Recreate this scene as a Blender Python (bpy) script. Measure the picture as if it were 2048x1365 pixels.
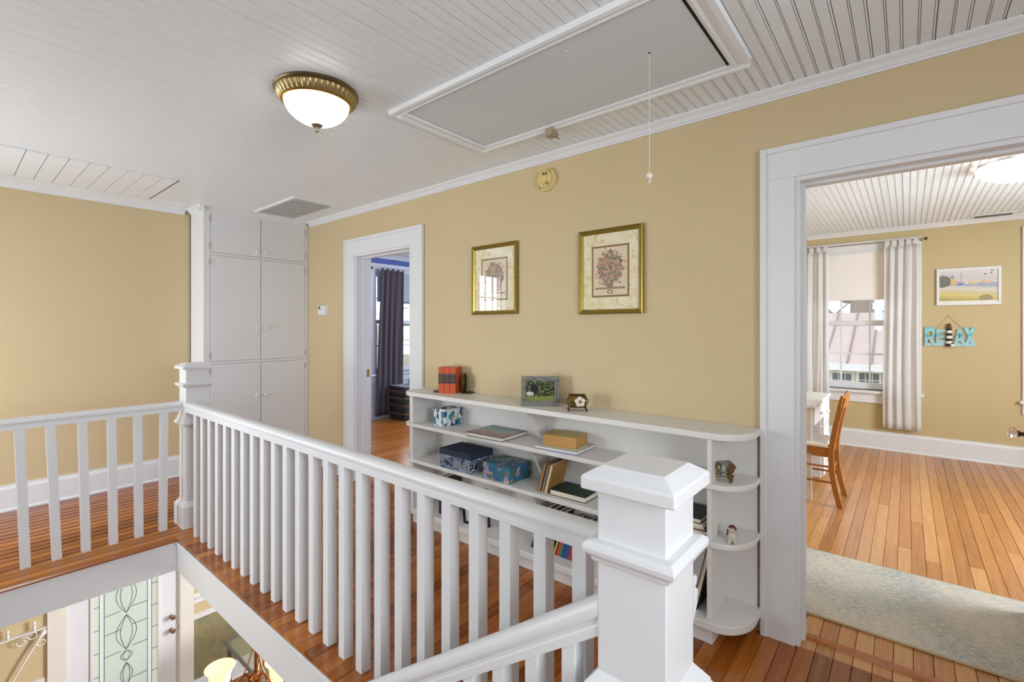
import bpy, bmesh, math, random
from mathutils import Vector, Matrix
random.seed(7)
S = bpy.context.scene
C = S.collection
for o in list(bpy.data.objects): bpy.data.objects.remove(o)
PI = math.pi
# ------------------------------------------------------------------ camera
CAMZ = 1.38
FPX = 950.0
TH = math.atan(791 / 950)
cd = bpy.data.cameras.new('camera'); cam = bpy.data.objects.new('camera', cd); C.objects.link(cam)
cd.sensor_width = 36; cd.lens = FPX / 2048 * 36; cd.shift_y = -26.5 / 2048
cd.clip_start = .02; cd.clip_end = 300
cam.location = (0, 0, CAMZ); cam.rotation_euler = (PI / 2, 0, TH - PI / 2)
S.camera = cam
# ------------------------------------------------------------------ view, world
vs = S.view_settings
vs.view_transform = 'Standard'; vs.look = 'None'; vs.gamma = 1; vs.use_curve_mapping = False
vs.exposure = 0.17
w = bpy.data.worlds.new('world'); S.world = w; w.use_nodes = True
bg = w.node_tree.nodes['Background']
bg.inputs[0].default_value = (.80, .89, 1.0, 1); bg.inputs[1].default_value = 1.9
# ------------------------------------------------------------------ daylight at unseen windows, some of them added to brighten the rooms
def area(name, loc, rot, sx, sy, power, col=(1, .97, .93)):
    l = bpy.data.lights.new(name, 'AREA'); l.shape = 'RECTANGLE'; l.size = sx; l.size_y = sy
    l.energy = power; l.color = col
    o = bpy.data.objects.new(name, l); C.objects.link(o); o.location = loc; o.rotation_euler = rot
    return o
area('daylight_landing_window', (-.82, 5.2, 1.5), (-PI / 2, 0, 0), .60, 1.45, 42, (.86, .93, 1))
area('daylight_rear_window', (-1.90, 3.95, .96), (0, -PI / 2, 0), 1.2, 1.3, 112, (.85, .93, 1))
area('fill_light_rear_near', (-1.90, .75, 1.15), (0, -PI / 2, 0), 1.4, 1.3, 13, (.83, .92, 1))  # extra fill for the right wall, added behind an unseen window
area('fill_light_near', (.3, -1.72, 1.5), (PI / 2, 0, 0), 1.3, 1.4, 85, (.85, .93, 1))  # general fill added behind the camera
area('fill_light_study', (4.4, -2.42, 1.5), (PI / 2, 0, 0), 1.7, 1.5, 215, (.84, .92, 1))  # added to brighten the study from an unseen side
area('fill_light_bedroom', (6.84, 3.7, 1.5), (0, PI / 2, 0), 1.5, 1.6, 160, (.85, .92, 1))  # bedroom fill, added out of view
area('fill_light_lower', (4.4, 3.6, -1.4), (0, PI / 2, 0), 1.4, 1.6, 400, (.90, .95, 1))  # added to light the lower storey

# ================================================================== helpers
def lin(c):
    if isinstance(c, str):
        c = [int(c[i:i + 2], 16) / 255 for i in (0, 2, 4)]
    return tuple(x / 12.92 if x <= .04045 else ((x + .055) / 1.055) ** 2.4 for x in c)

WLOC = {}
class MB:
    def __init__(s): s.v = []; s.f = []; s.uv = {}
    def add(s, vs, fs):
        n = len(s.v); s.v += [Vector(a) for a in vs]; s.f += [tuple(i + n for i in f) for f in fs]; return s
    def box(s, x0, x1, y0, y1, z0, z1):
        if x0 > x1: x0, x1 = x1, x0
        if y0 > y1: y0, y1 = y1, y0
        if z0 > z1: z0, z1 = z1, z0
        v = [(x, y, z) for z in (z0, z1) for x, y in ((x0, y0), (x1, y0), (x1, y1), (x0, y1))]
        return s.add(v, [(3, 2, 1, 0), (4, 5, 6, 7), (0, 1, 5, 4), (1, 2, 6, 5), (2, 3, 7, 6), (3, 0, 4, 7)])
    def frustum(s, c0, h0, z0, c1, h1, z1):
        v = []
        for c, h, z in ((c0, h0, z0), (c1, h1, z1)):
            v += [(c[0] - h[0], c[1] - h[1], z), (c[0] + h[0], c[1] - h[1], z), (c[0] + h[0], c[1] + h[1], z), (c[0] - h[0], c[1] + h[1], z)]
        return s.add(v, [(3, 2, 1, 0), (4, 5, 6, 7), (0, 1, 5, 4), (1, 2, 6, 5), (2, 3, 7, 6), (3, 0, 4, 7)])
    def stack(s, c, prof):
        """square post: prof = [(half, z)...] from the bottom up"""
        v = []; f = []
        for h, z in prof: v += [(c[0] - h, c[1] - h, z), (c[0] + h, c[1] - h, z), (c[0] + h, c[1] + h, z), (c[0] - h, c[1] + h, z)]
        f.append((3, 2, 1, 0)); n = len(prof)
        for i in range(n - 1):
            a = 4 * i
            for k in range(4): f.append((a + k, a + (k + 1) % 4, a + 4 + (k + 1) % 4, a + 4 + k))
        a = 4 * (n - 1); f.append((a, a + 1, a + 2, a + 3))
        return s.add(v, f)
    def lathe(s, c, prof, n=24, axis='z', cap=True):
        v = []; f = []
        def P(r, h, a):
            x, y = r * math.cos(a), r * math.sin(a)
            p = {'z': (x, y, h), 'x': (h, x, y), 'y': (y, h, x)}[axis]
            return (c[0] + p[0], c[1] + p[1], c[2] + p[2])
        for r, h in prof:
            for k in range(n): v.append(P(r, h, 2 * PI * k / n))
        for i in range(len(prof) - 1):
            for k in range(n):
                f.append((i * n + k, i * n + (k + 1) % n, (i + 1) * n + (k + 1) % n, (i + 1) * n + k))
        if cap:
            f.append(tuple(range(n - 1, -1, -1))); f.append(tuple(range((len(prof) - 1) * n, len(prof) * n)))
        return s.add(v, f)
    def tube(s, pts, r, n=8):
        pts = [Vector(p) for p in pts]; v = []; f = []
        rr = r if isinstance(r, (list, tuple)) else [r] * len(pts)
        up = Vector((0, 0, 1)); prev = None
        for i, p in enumerate(pts):
            t = (pts[min(i + 1, len(pts) - 1)] - pts[max(i - 1, 0)]).normalized()
            if prev is None:
                a = t.cross(up)
                if a.length < 1e-3: a = t.cross(Vector((1, 0, 0)))
            else: a = prev - t * prev.dot(t)
            a.normalize(); b = t.cross(a); prev = a
            for k in range(n):
                g = 2 * PI * k / n; v.append(p + (a * math.cos(g) + b * math.sin(g)) * rr[i])
        for i in range(len(pts) - 1):
            for k in range(n): f.append((i * n + k, i * n + (k + 1) % n, (i + 1) * n + (k + 1) % n, (i + 1) * n + k))
        f.append(tuple(range(n - 1, -1, -1))); f.append(tuple(range((len(pts) - 1) * n, len(pts) * n)))
        return s.add(v, f)
    def extrude(s, poly, axis, a, b):
        """poly: 2D points in the other two axes (x:(y,z) y:(x,z) z:(x,y))"""
        def P(p, t): return {'x': (t, p[0], p[1]), 'y': (p[0], t, p[1]), 'z': (p[0], p[1], t)}[axis]
        n = len(poly); v = [P(p, a) for p in poly] + [P(p, b) for p in poly]
        f = [tuple(range(n - 1, -1, -1)), tuple(range(n, 2 * n))]
        for k in range(n): f.append((k, (k + 1) % n, n + (k + 1) % n, n + k))
        return s.add(v, f)
    def sphere(s, c, r, n=16, m=10, sz=1):
        prof = [(max(1e-4, r * math.sin(PI * i / m)), -r * sz * math.cos(PI * i / m)) for i in range(m + 1)]
        return s.lathe(c, prof, n, cap=True)
    def quad(s, p, uv=True):
        n = len(s.f); s.add(p, [(0, 1, 2, 3)])
        if uv: s.uv[n] = [(0, 0), (1, 0), (1, 1), (0, 1)]
        return s
    def xf(s, M):
        s.v = [M @ p for p in s.v]; return s
    def build(s, name, mat, parent=None, bevel=0, smooth=False, seg=2, origin=None):
        if parent is not None: org = WLOC[parent]
        elif origin is not None: org = Vector(origin)
        else:
            xs = [p.x for p in s.v]; ys = [p.y for p in s.v]; zs = [p.z for p in s.v]
            org = Vector(((min(xs) + max(xs)) / 2, (min(ys) + max(ys)) / 2, min(zs)))
        me = bpy.data.meshes.new(name)
        me.from_pydata([p - org for p in s.v], [], s.f)
        bm = bmesh.new(); bm.from_mesh(me); bmesh.ops.recalc_face_normals(bm, faces=bm.faces) if not s.uv else None
        bm.to_mesh(me); bm.free()
        if s.uv:
            l = me.uv_layers.new(name='UVMap')
            for fi, u in s.uv.items():
                for k, li in enumerate(me.polygons[fi].loop_indices): l.data[li].uv = u[k]
        me.materials.append(mat)
        o = bpy.data.objects.new(name, me); C.objects.link(o)
        if parent is None: o.location = org
        else: o.parent = parent
        WLOC[o] = org
        if smooth:
            me.shade_smooth()
            if smooth != 'all': me.set_sharp_from_angle(angle=math.radians(40))
        if bevel:
            m = o.modifiers.new('bevel', 'BEVEL'); m.width = bevel; m.segments = seg; m.limit_method = 'ANGLE'; m.angle_limit = .6
        return o
def bx(name, mat, parent, *b, bevel=0): return MB().box(*b).build(name, mat, parent, bevel)
def tag(o, label, cat, group=None):
    o['label'] = label; o['category'] = cat
    if group: o['group'] = group
    return o
def struct(o): o['kind'] = 'structure'; return o
def stuff(o): o['kind'] = 'stuff'; return o
def thing(name, loc, label, cat, group=None):
    o = bpy.data.objects.new(name, None); C.objects.link(o); o.location = loc; o.empty_display_size = .05
    WLOC[o] = Vector(loc)
    return tag(o, label, cat, group)
def sroot(name, loc):
    o = bpy.data.objects.new(name, None); C.objects.link(o); o.location = loc; WLOC[o] = Vector(loc)
    return struct(o)
def dup_part(src, parent, off):
    c = src.copy(); C.objects.link(c); c.parent = parent; c.location = Vector(src.location) + Vector(off); return c
def ZR(p, a): return Matrix.Translation(Vector(p)) @ Matrix.Rotation(a, 4, 'Z') @ Matrix.Translation(-Vector(p))

# ------------------------------------------------------------------ materials
def newmat(name):
    m = bpy.data.materials.new(name); m.use_nodes = True
    nt = m.node_tree; b = nt.nodes['Principled BSDF']; return m, nt, b
class N:
    def __init__(s, nt): s.nt = nt
    def n(s, t, **kw):
        x = s.nt.nodes.new('ShaderNode' + t)
        for k, v in kw.items(): setattr(x, k, v)
        return x
    def l(s, a, b): s.nt.links.new(a, b)
    def set(s, sock, v):
        if hasattr(v, 'is_linked') or hasattr(v, 'links'): s.l(v, sock)
        else: sock.default_value = v
    def math(s, op, a, b=0.0, c=None):
        x = s.n('Math', operation=op); s.set(x.inputs[0], a); s.set(x.inputs[1], b)
        if c is not None: s.set(x.inputs[2], c)
        return x.outputs[0]
    def mix(s, f, a, b):
        x = s.n('Mix', data_type='RGBA'); s.set(x.inputs[0], f)
        s.set(x.inputs[6], a if not isinstance(a, tuple) else (*a[:3], 1)); s.set(x.inputs[7], b if not isinstance(b, tuple) else (*b[:3], 1))
        return x.outputs[2]
    def ramp(s, f, stops, interp='LINEAR'):
        x = s.n('ValToRGB'); x.color_ramp.interpolation = interp
        e = x.color_ramp.elements
        while len(e) < len(stops): e.new(.5)
        for k, (p, c) in enumerate(stops):
            e[k].position = p; e[k].color = (*c, 1) if not isinstance(c, (int, float)) else (c, c, c, 1)
        s.l(f, x.inputs[0]); return x.outputs[0]
    def noise(s, vec, scale, detail=3, rough=.5, dist=0):
        x = s.n('TexNoise'); s.l(vec, x.inputs['Vector']); x.inputs['Scale'].default_value = scale
        x.inputs['Detail'].default_value = detail; x.inputs['Roughness'].default_value = rough; x.inputs['Distortion'].default_value = dist
        return x
    def vor(s, vec, scale, feature='F1', rand=1.0):
        x = s.n('TexVoronoi', feature=feature); s.l(vec, x.inputs['Vector']); x.inputs['Scale'].default_value = scale
        x.inputs['Randomness'].default_value = rand; return x
    def map(s, vec, sc=(1, 1, 1), loc=(0, 0, 0), rot=(0, 0, 0)):
        x = s.n('Mapping'); s.l(vec, x.inputs[0]); s.set(x.inputs[1], loc); x.inputs[2].default_value = rot; x.inputs[3].default_value = sc
        return x.outputs[0]
    def bump(s, h, b, strength=.3, dist=.01):
        x = s.n('Bump'); x.inputs['Strength'].default_value = strength; x.inputs['Distance'].default_value = dist
        s.l(h, x.inputs['Height']); s.l(x.outputs[0], b.inputs['Normal'])
    def co(s, k='Object'): return s.n('TexCoord').outputs[k]
    def sep(s, v):
        x = s.n('SeparateXYZ'); s.l(v, x.inputs[0]); return x.outputs

def plain(name, col, rough=.5, metal=0, spec=.5, coat=0):
    m, nt, b = newmat(name); b.inputs['Base Color'].default_value = (*lin(col), 1)
    b.inputs['Roughness'].default_value = rough; b.inputs['Metallic'].default_value = metal
    b.inputs['Specular IOR Level'].default_value = spec; b.inputs['Coat Weight'].default_value = coat
    return m
def paint(name, col, rough=.4, bump=.12, bs=60, var=.04, bdist=.003):
    m, nt, b = newmat(name); g = N(nt); co = g.co()
    c = lin(col); n1 = g.noise(co, 2.2, 3); n2 = g.noise(co, bs, 3)
    col = g.mix(n1.outputs[0], tuple(x * (1 - var) for x in c), tuple(min(1, x * (1 + var)) for x in c))
    g.l(col, b.inputs['Base Color']); b.inputs['Roughness'].default_value = rough
    g.bump(n2.outputs[0], b, bump, bdist); return m
def woodfloor(name, lo, mid, hi, rough=.22, planks=False):
    m, nt, b = newmat(name); g = N(nt); co = g.co()
    oi = g.n('ObjectInfo'); r = oi.outputs['Random']
    off = g.n('CombineXYZ'); g.l(g.math('MULTIPLY', r, 37.0), off.inputs[0]); g.l(g.math('MULTIPLY', r, 11.0), off.inputs[1])
    v = g.map(co, (1.3, 26, 26), off.outputs[0])
    n1 = g.noise(v, 2.2, 6, .62, .6)
    wv = g.noise(g.map(co, (.8, 70, 70), off.outputs[0]), 3, 3)
    f = g.math('ADD', g.math('MULTIPLY', n1.outputs[0], .62), g.math('MULTIPLY', r, .40))
    f = g.math('ADD', f, g.math('MULTIPLY', g.math('SUBTRACT', wv.outputs[0], .5), .28))
    colr = g.ramp(f, [(.16, lin(lo)), (.48, lin(mid)), (.86, lin(hi))])
    g.l(colr, b.inputs['Base Color'])
    n3 = g.noise(co, 7, 4)
    g.l(g.math('ADD', rough - .06, g.math('MULTIPLY', n3.outputs[0], .14)), b.inputs['Roughness'])
    b.inputs['Coat Weight'].default_value = .12; b.inputs['Coat Roughness'].default_value = .12
    g.bump(wv.outputs[0], b, .12, .002); return m
def emit(name, col, s):
    m, nt, b = newmat(name); b.inputs['Base Color'].default_value = (*lin(col), 1)
    b.inputs['Emission Color'].default_value = (*lin(col), 1); b.inputs['Emission Strength'].default_value = s
    b.inputs['Roughness'].default_value = .25; return m
def pane_mat(name, tint=(1, 1, 1), refl=.06, rough=0.0, fk=.35):
    m, nt, b = newmat(name); g = N(nt); nt.nodes.remove(b)
    out = nt.nodes['Material Output']
    t = g.n('BsdfTransparent'); t.inputs[0].default_value = (*tint, 1)
    gl = g.n('BsdfGlossy'); gl.inputs['Roughness'].default_value = rough
    lw = g.n('LayerWeight'); lw.inputs[0].default_value = .35
    mx = g.n('MixShader'); g.l(g.math('ADD', refl, g.math('MULTIPLY', lw.outputs['Fresnel'], fk)), mx.inputs[0])
    g.l(t.outputs[0], mx.inputs[1]); g.l(gl.outputs[0], mx.inputs[2]); g.l(mx.outputs[0], out.inputs[0]); return m

M = {}
M['white'] = paint('white_gloss_paint', 'E4E4E6', .33, .10, 45)
M['white_warm'] = paint('white_shelf_paint', 'E6E3DF', .38, .10, 40)
M['ceiling'] = paint('white_ceiling_paint', 'EDF1F5', .30, .25, 70)
M['tan'] = paint('tan_wall_paint', 'CDB890', .62, .08, 90, .03)
M['yellow'] = paint('yellow_wall_paint', 'C6B286', .62, .08, 90, .03)
M['blue'] = paint('blue_wall_paint', '4E63B0', .6, .06, 90, .03)
M['paleblue'] = paint('pale_blue_white_paint', 'D4DCEA', .45, .06, 60, .03)
M['floor'] = woodfloor('heart_pine_planks', '5C2A04', '9C5414', 'C67C30', .20)
M['floor_study'] = woodfloor('worn_pine_planks', '8A5426', 'B87C44', 'D2A066', .30)
M['floor_dark'] = plain('plank_gap', '2A1406', .8)
M['stair_wood'] = woodfloor('stair_tread_wood', '7A3A0C', 'A85A1C', 'C67C34', .25)
M['black'] = plain('black_gap', '141414', .8)
M['pane'] = pane_mat('clear_window_pane')
M['picglass'] = pane_mat('picture_glass', refl=.012, fk=.10)
M['brass'] = plain('antique_brass', 'A8853F', .32, .9)
M['bronze'] = plain('dark_bronze', '4A3A22', .4, .8)
M['gold'] = plain('gold_frame', 'A08C40', .30, .8)
M['chrome'] = plain('brushed_nickel', 'A8A098', .25, .9)
M['darkmetal'] = plain('dark_iron', '241C18', .4, .6)
M['hinge'] = plain('painted_hinge', 'BEBDBC', .35)
M['wood_chair'] = woodfloor('oak_chair_wood', '6E3C12', '9A5E22', 'BE8240', .3)
M['paper'] = paint('book_pages', 'E6DCC8', .8, .3, 200, .05)
M['cushion'] = paint('cream_cushion', 'EFE6D6', .9, .3, 150)
M['shade_fabric'] = paint('white_roller_shade', 'F2EDE6', .85, .05, 200)

# ================================================================== setting
XA = 2.377       # hall face of the right wall
XB = 2.52        # study face of the same wall
YL = 5.01        # face of the far-left wall
ZC = 2.44        # hall ceiling
ZS = 2.50        # study ceiling
XW = 6.82        # study window wall
YB = 6.20        # bedroom window wall
ZL = -2.85       # lower floor

def wall(name, mat, axis, a0, a1, lo, hi, z0, z1, holes=()):
    """axis 'x': thickness a0..a1 in x, runs lo..hi in y; holes = (u0,u1,z0,z1)"""
    m = MB()
    def put(u0, u1, q0, q1):
        if u1 - u0 < 1e-4 or q1 - q0 < 1e-4: return
        if axis == 'x': m.box(a0, a1, u0, u1, q0, q1)
        else: m.box(u0, u1, a0, a1, q0, q1)
    u = lo
    for h in sorted(holes):
        put(u, h[0], z0, z1); put(h[0], h[1], z0, h[2]); put(h[0], h[1], h[3], z1); u = h[1]
    put(u, hi, z0, z1)
    return struct(m.build(name, mat))
D1 = (3.013, 3.807); D2 = (-.42, .376); DH = 2.035
# the wall with the doors is skinned: hall side tan, room side in its own colour
wall('wall_right', M['tan'], 'x', XA, XA + .07, -1.5, 5.15, -.02, 2.62, [(D1[0], D1[1], -.02, DH), (D2[0], D2[1], -.02, DH)])
wall('wall_study_entry', M['yellow'], 'x', XA + .07, XB, -2.2, 1.8, -.02, 2.62, [(D2[0], D2[1], -.02, DH)])
wall('wall_bedroom_entry', M['paleblue'], 'x', XA + .07, XB, 1.8, 6.34, -.02, 2.62, [(D1[0], D1[1], -.02, DH)])
wall('wall_left', M['tan'], 'y', YL, YL + .14, -1.84, XA, -.1, 2.62, [(-1.13, -.50, .76, 2.26)])
wall('wall_rear', M['tan'], 'x', -1.84, -1.70, -1.5, YL, -.1, 2.62, [(.1, 1.4, .45, 1.85), (3.3, 4.6, .35, 1.58)])
wall('wall_near', M['tan'], 'y', -1.64, -1.50, -1.84, XA + .07, -.1, 2.62, [(-.35, .95, .8, 2.2)])
wall('wall_study_window', M['yellow'], 'x', XW, XW + .14, -2.34, 1.94, -.1, 2.7, [(.0, .945, .66, 2.27), (-1.93, -.985, .66, 2.27)])
wall('wall_study_left', M['yellow'], 'y', 1.80, 1.87, XB, XW, -.1, 2.7)
wall('wall_bedroom_right', M['paleblue'], 'y', 1.87, 1.94, XB, 6.70, -.1, 2.7)
wall('wall_study_right', M['yellow'], 'y', -2.34, -2.20, XA + .07, XW, -.1, 2.7, [(3.5, 5.3, .7, 2.25)])
wall('wall_bedroom_window', M['paleblue'], 'y', YB, YB + .14, XB, 6.84, -.1, 2.7, [(4.20, 5.12, .68, 2.24)])
wall('wall_bedroom_far', M['paleblue'], 'x', 6.70, 6.84, 1.94, YB, -.1, 2.7, [(2.9, 4.5, .7, 2.25)])

# ---- floors: sub-floor plus separate planks
PITCH = .0642; PH = .046
def zf(x, y):
    if y < 3.5: return 0.0
    t = min(1, (y - 3.5) / 1.5); return .055 * t * t * (3 - 2 * t)
def planks(root, mat, rows, seglist, gap=.0016, zfun=None, name='floorboard'):
    cache = {}
    for j in rows:
        y0 = PH + PITCH * j; yc = y0 + PITCH / 2
        for (x0, x1) in seglist(j, yc):
            L = round(x1 - x0, 3)
            if L < .03: continue
            if L not in cache:
                m = MB(); h = PITCH / 2 - gap / 2; e = .0015
                prof = [(-h, -.018), (h, -.018), (h, -e), (h - e, 0), (-h + e, 0), (-h, -e)]
                m.extrude(prof, 'x', 0, L - .0012)
                me_o = m.build(name, mat, None, origin=(0, 0, 0)); cache[L] = me_o; o = me_o
            else:
                o = cache[L].copy(); C.objects.link(o)
            o.parent = root
            z = zfun(x0, yc) if zfun else 0
            o.location = Vector((x0, yc, z + random.uniform(-.0006, .0006))) - WLOC[root]
FX0 = 1.0; OX0 = -.15; OY0 = .42; OY1 = 3.69
fl = MB()
fl.box(FX0 + .01, XA, -1.5, OY1, -.06, -.0185).box(OX0 - 1.55, FX0 + .01, -1.5, OY0 - .01, -.06, -.0185)
fl.box(-1.70, OX0, OY0 - .01, OY1 + .01, -.06, -.0185).box(-1.70, XA, OY1 + .01, YL, -.06, -.0185)
floor = struct(fl.build('floor', M['floor_dark'], origin=(0, 0, -.06)))
def hall_segs(j, yc):
    rnd = random.Random(j * 13 + 5)
    if yc < OY0 - .03: a, b = -1.70, XA
    elif yc < OY1: return [(FX0 - .012, XA)]
    elif yc > YL: return []
    else: a, b = -1.70, (1.44 if yc > 4.66 else XA)
    s = a + rnd.uniform(1.0, 2.6)
    if yc >= OY1 and .1 < s < 1.15 and rnd.random() < .6: s = a + .9
    return [(a, s), (s, b)]
planks(floor, M['floor'], range(-24, 77), hall_segs, zfun=zf)
f2 = struct(MB().box(XA - .0, XW, -2.2, 1.80, -.06, -.0185).build('floor', M['floor_dark'], origin=(0, 0, -.06)))
def study_segs(j, yc):
    rnd = random.Random(j * 7 + 3)
    if yc > 1.8 or yc < -2.2: return []
    a = XA if D2[0] < yc < D2[1] else XB
    s = a + rnd.uniform(.9, 3.4)
    return [(a, s), (s, XW - .01)]
planks(f2, M['floor_study'], range(-30, 27), study_segs)
# bedroom floor lies too far off to tell its boards apart
m, nt, b = newmat('bedroom_floor_wood'); g = N(nt); co = g.co()
br = g.n('TexBrick'); g.l(g.map(co, (1, 1, 1)), br.inputs['Vector'])
br.inputs['Scale'].default_value = 1; br.inputs['Brick Width'].default_value = 2.2; br.inputs['Row Height'].default_value = .0642
br.inputs['Mortar Size'].default_value = .0012
br.inputs['Color1'].default_value = (*lin('B86A28'), 1); br.inputs['Color2'].default_value = (*lin('D08A48'), 1); br.inputs['Mortar'].default_value = (*lin('4A220A'), 1)
g.l(br.outputs[0], b.inputs['Base Color']); b.inputs['Roughness'].default_value = .22
struct(MB().box(XA + .07, 6.70, 1.87, YB, -.06, 0).build('floor', m))
# door saddle strips
saddle = struct(MB().extrude([(2.450, .0), (2.455, .011), (2.480, .014), (2.497, .006), (2.497, 0)], 'y', D2[0], D2[1]).build('trim_saddle_study', M['stair_wood']))
struct(MB().box(XA, XA + .075, D1[0], D1[1], -.02, .003).build('trim_saddle_bedroom', M['stair_wood']))

# ---- beadboard ceilings: each board is a piece
BP = .0905
def beadboards(root, mat, rows, y0, z, xfun, name='ceiling_board'):
    prof = [(0, .008), (.0021, .0010), (.0034, 0), (.0056, 0), (.0072, .0045), (.0088, 0), (.0408, 0), (.0426, .0058), (.0442, .0004), (.0468, .0004), (.0484, .0058), (.0502, 0), (.0870, 0), (.0883, .0010), (.0904, .008), (.0904, .018), (0, .018)]
    cache = {}
    for j in rows:
        y = y0 + BP * j
        for (x0, x1) in xfun(y):
            L = round(x1 - x0, 3)
            if L < .02: continue
            if L in cache: o = cache[L].copy(); C.objects.link(o)
            else:
                o = MB().extrude(prof, 'x', 0, L).build(name, mat, None, origin=(0, 0, 0)); cache[L] = o
            o.parent = root; o.location = Vector((x0, y + random.choice((0, 0, 0, .0007)), z + random.uniform(-.0004, .0004))) - WLOC[root]
ceil = struct(MB().box(-1.84, XA + .03, -1.64, YL + .1, ZC + .018, ZC + .06).build('ceiling', M['hinge'], origin=(0, 0, ZC + .018)))
HX0, HX1, HY0, HY1 = 1.454, 2.024, .545, 1.889      # attic hatch opening
def hall_ceil(y):
    if y + BP > YL + .02: return []
    return [(-1.70, XA)] if not (HY0 < y and y + BP < HY1) else [(-1.70, HX0 - .01), (HX1 + .01, XA)]
beadboards(ceil, M['ceiling'], range(-17, 55), .0125, ZC, hall_ceil)
ceil2 = struct(MB().box(XB - .02, XW + .02, -2.3, 1.85, ZS + .018, ZS + .06).build('ceiling', M['hinge'], origin=(0, 0, ZS + .018)))
beadboards(ceil2, M['ceiling'], range(-25, 20), .03, ZS, lambda y: [(XB, XW)] if -2.2 < y < 1.74 else [])
M['ceiling_bed'] = paint('bedroom_ceiling_paint', 'DDE6EE', .5, .1, 60)
struct(MB().box(XB - .02, 6.84, 1.85, YB + .1, 2.50, 2.56).build('ceiling', M['ceiling_bed']))

# ---- crown mouldings
def crown_prof(d, h):
    """(out, down) section of a small cove crown, wall at 0, ceiling at 0"""
    return [(0, 0), (d, 0), (d, -.006), (d * .86, -.012), (d * .55, -h * .45), (d * .34, -h * .68), (d * .34, -h * .78), (d * .18, -h * .80), (d * .18, -h), (0, -h)]
def crown(name, mat, axis, wallc, sign, z, lo, hi, d=.04, h=.048):
    p = [(wallc + sign * a, z + b) for a, b in crown_prof(d, h)]
    return struct(MB().extrude(p, axis, lo, hi).build(name, mat))
crown('trim_crown_right', M['white'], 'y', XA, -1, ZC, -1.5, 4.62)
crown('trim_crown_left', M['white'], 'x', YL, -1, ZC, -1.70, 1.40, .045, .045)
struct(MB().box(XB, 6.7, YB - .004, YB - .0005, 2.362, 2.46).build('trim_blue_band', M['blue']))
crown('trim_crown_study', M['white'], 'y', XW, -1, ZS, -2.2, 1.8, .05, .045)
crown('trim_crown_bedroom', M['paleblue'], 'x', YB, -1, 2.50, XB, 6.7, .06, .055)
struct(MB().box(-1.70, 1.36, 4.784, YL - .04, ZC - .006, ZC + .001).build('trim_ceiling_border', M['ceiling']))

# ---- baseboards
def baseboard(name, axis, c, sign, lo, hi, h=.19, z=0, t=.02, mat=None):
    p = [(c, z), (c + sign * (t + .012), z), (c + sign * (t + .012), z + .012), (c + sign * t, z + .022), (c + sign * t, z + h - .03), (c + sign * t * .6, z + h - .012), (c + sign * t * .6, z + h), (c, z + h)]
    return struct(MB().extrude(p, axis, lo, hi).build(name, mat or M['white']))
baseboard('baseboard_left', 'x', YL, -1, -1.70, 1.44, .19, .053)
baseboard('baseboard_right', 'y', XA, -1, 3.965, 4.66, .19)
baseboard('baseboard_study', 'y', XW, -1, -2.2, 1.8, .205)
baseboard('baseboard_study_left', 'x', 1.80, -1, XB, XW - .033, .205)
baseboard('baseboard_bedroom', 'x', YB, -1, XB, 6.7, .18, mat=M['paleblue'])

# ---- door casings
def casing(name, y0, y1, yo0, yo1, zh, zo, x, sx, mat):
    r = sroot(name, (x, (yo0 + yo1) / 2, 0)); t = .018; q = x + sx * t
    for a, bq in ((yo0, y0), (y1, yo1)):
        bx('side_casing', mat, r, x, q, a, bq, 0, zh, bevel=.002)
    bx('head_casing', mat, r, x, q, yo0, yo1, zh, zo, bevel=.002)
    m = MB(); w_ = .022; q2 = x + sx * .028
    m.box(x, q2, yo0 - .004, yo0 + w_, 0, zo + .004).box(x, q2, yo1 - w_, yo1 + .004, 0, zo + .004).box(x, q2, yo0 + w_, yo1 - w_, zo - w_, zo + .004)
    m.build('backband', mat, r, .004)
    return r
casing('trim_casing_bedroom', D1[0], D1[1], 2.861, 3.96, DH, 2.172, XA, -1, M['white'])
casing('trim_casing_study', D2[0], D2[1], -.556, .506, DH, 2.172, XA, -1, M['white'])
def jamb(name, y0, y1):
    r = sroot(name, (XA, (y0 + y1) / 2, 0)); t = .018
    for a, bq, st in ((y0, y0 + t, y0 + t + .012), (y1, y1 - t, y1 - t - .012)):
        bx('jamb', M['white'], r, XA - .006, XB + .006, a, bq, 0, DH - .0)
        bx('stop', M['white'], r, XA + .055, XA + .095, bq, st, 0, DH - t)
    bx('head_jamb', M['white'], r, XA - .006, XB + .006, y0 + t, y1 - t, DH - t, DH)
    bx('head_stop', M['white'], r, XA + .055, XA + .095, y0 + t + .012, y1 - t - .012, DH - t - .012, DH - t)
    return r
j1 = jamb('trim_jamb_bedroom', *D1)
bx('strike_plate', M['brass'], j1, XA + .105, XA + .130, D1[1] - .0205, D1[1] - .018, .93, 1.00)
jamb('trim_jamb_study', *D2)
casing('trim_casing_study_room', D2[0], D2[1], -.54, .49, DH, 2.16, XB, 1, M['white'])
casing('trim_casing_bedroom_room', D1[0], D1[1], 2.87, 3.95, DH, 2.16, XB, 1, M['paleblue'])

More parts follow.
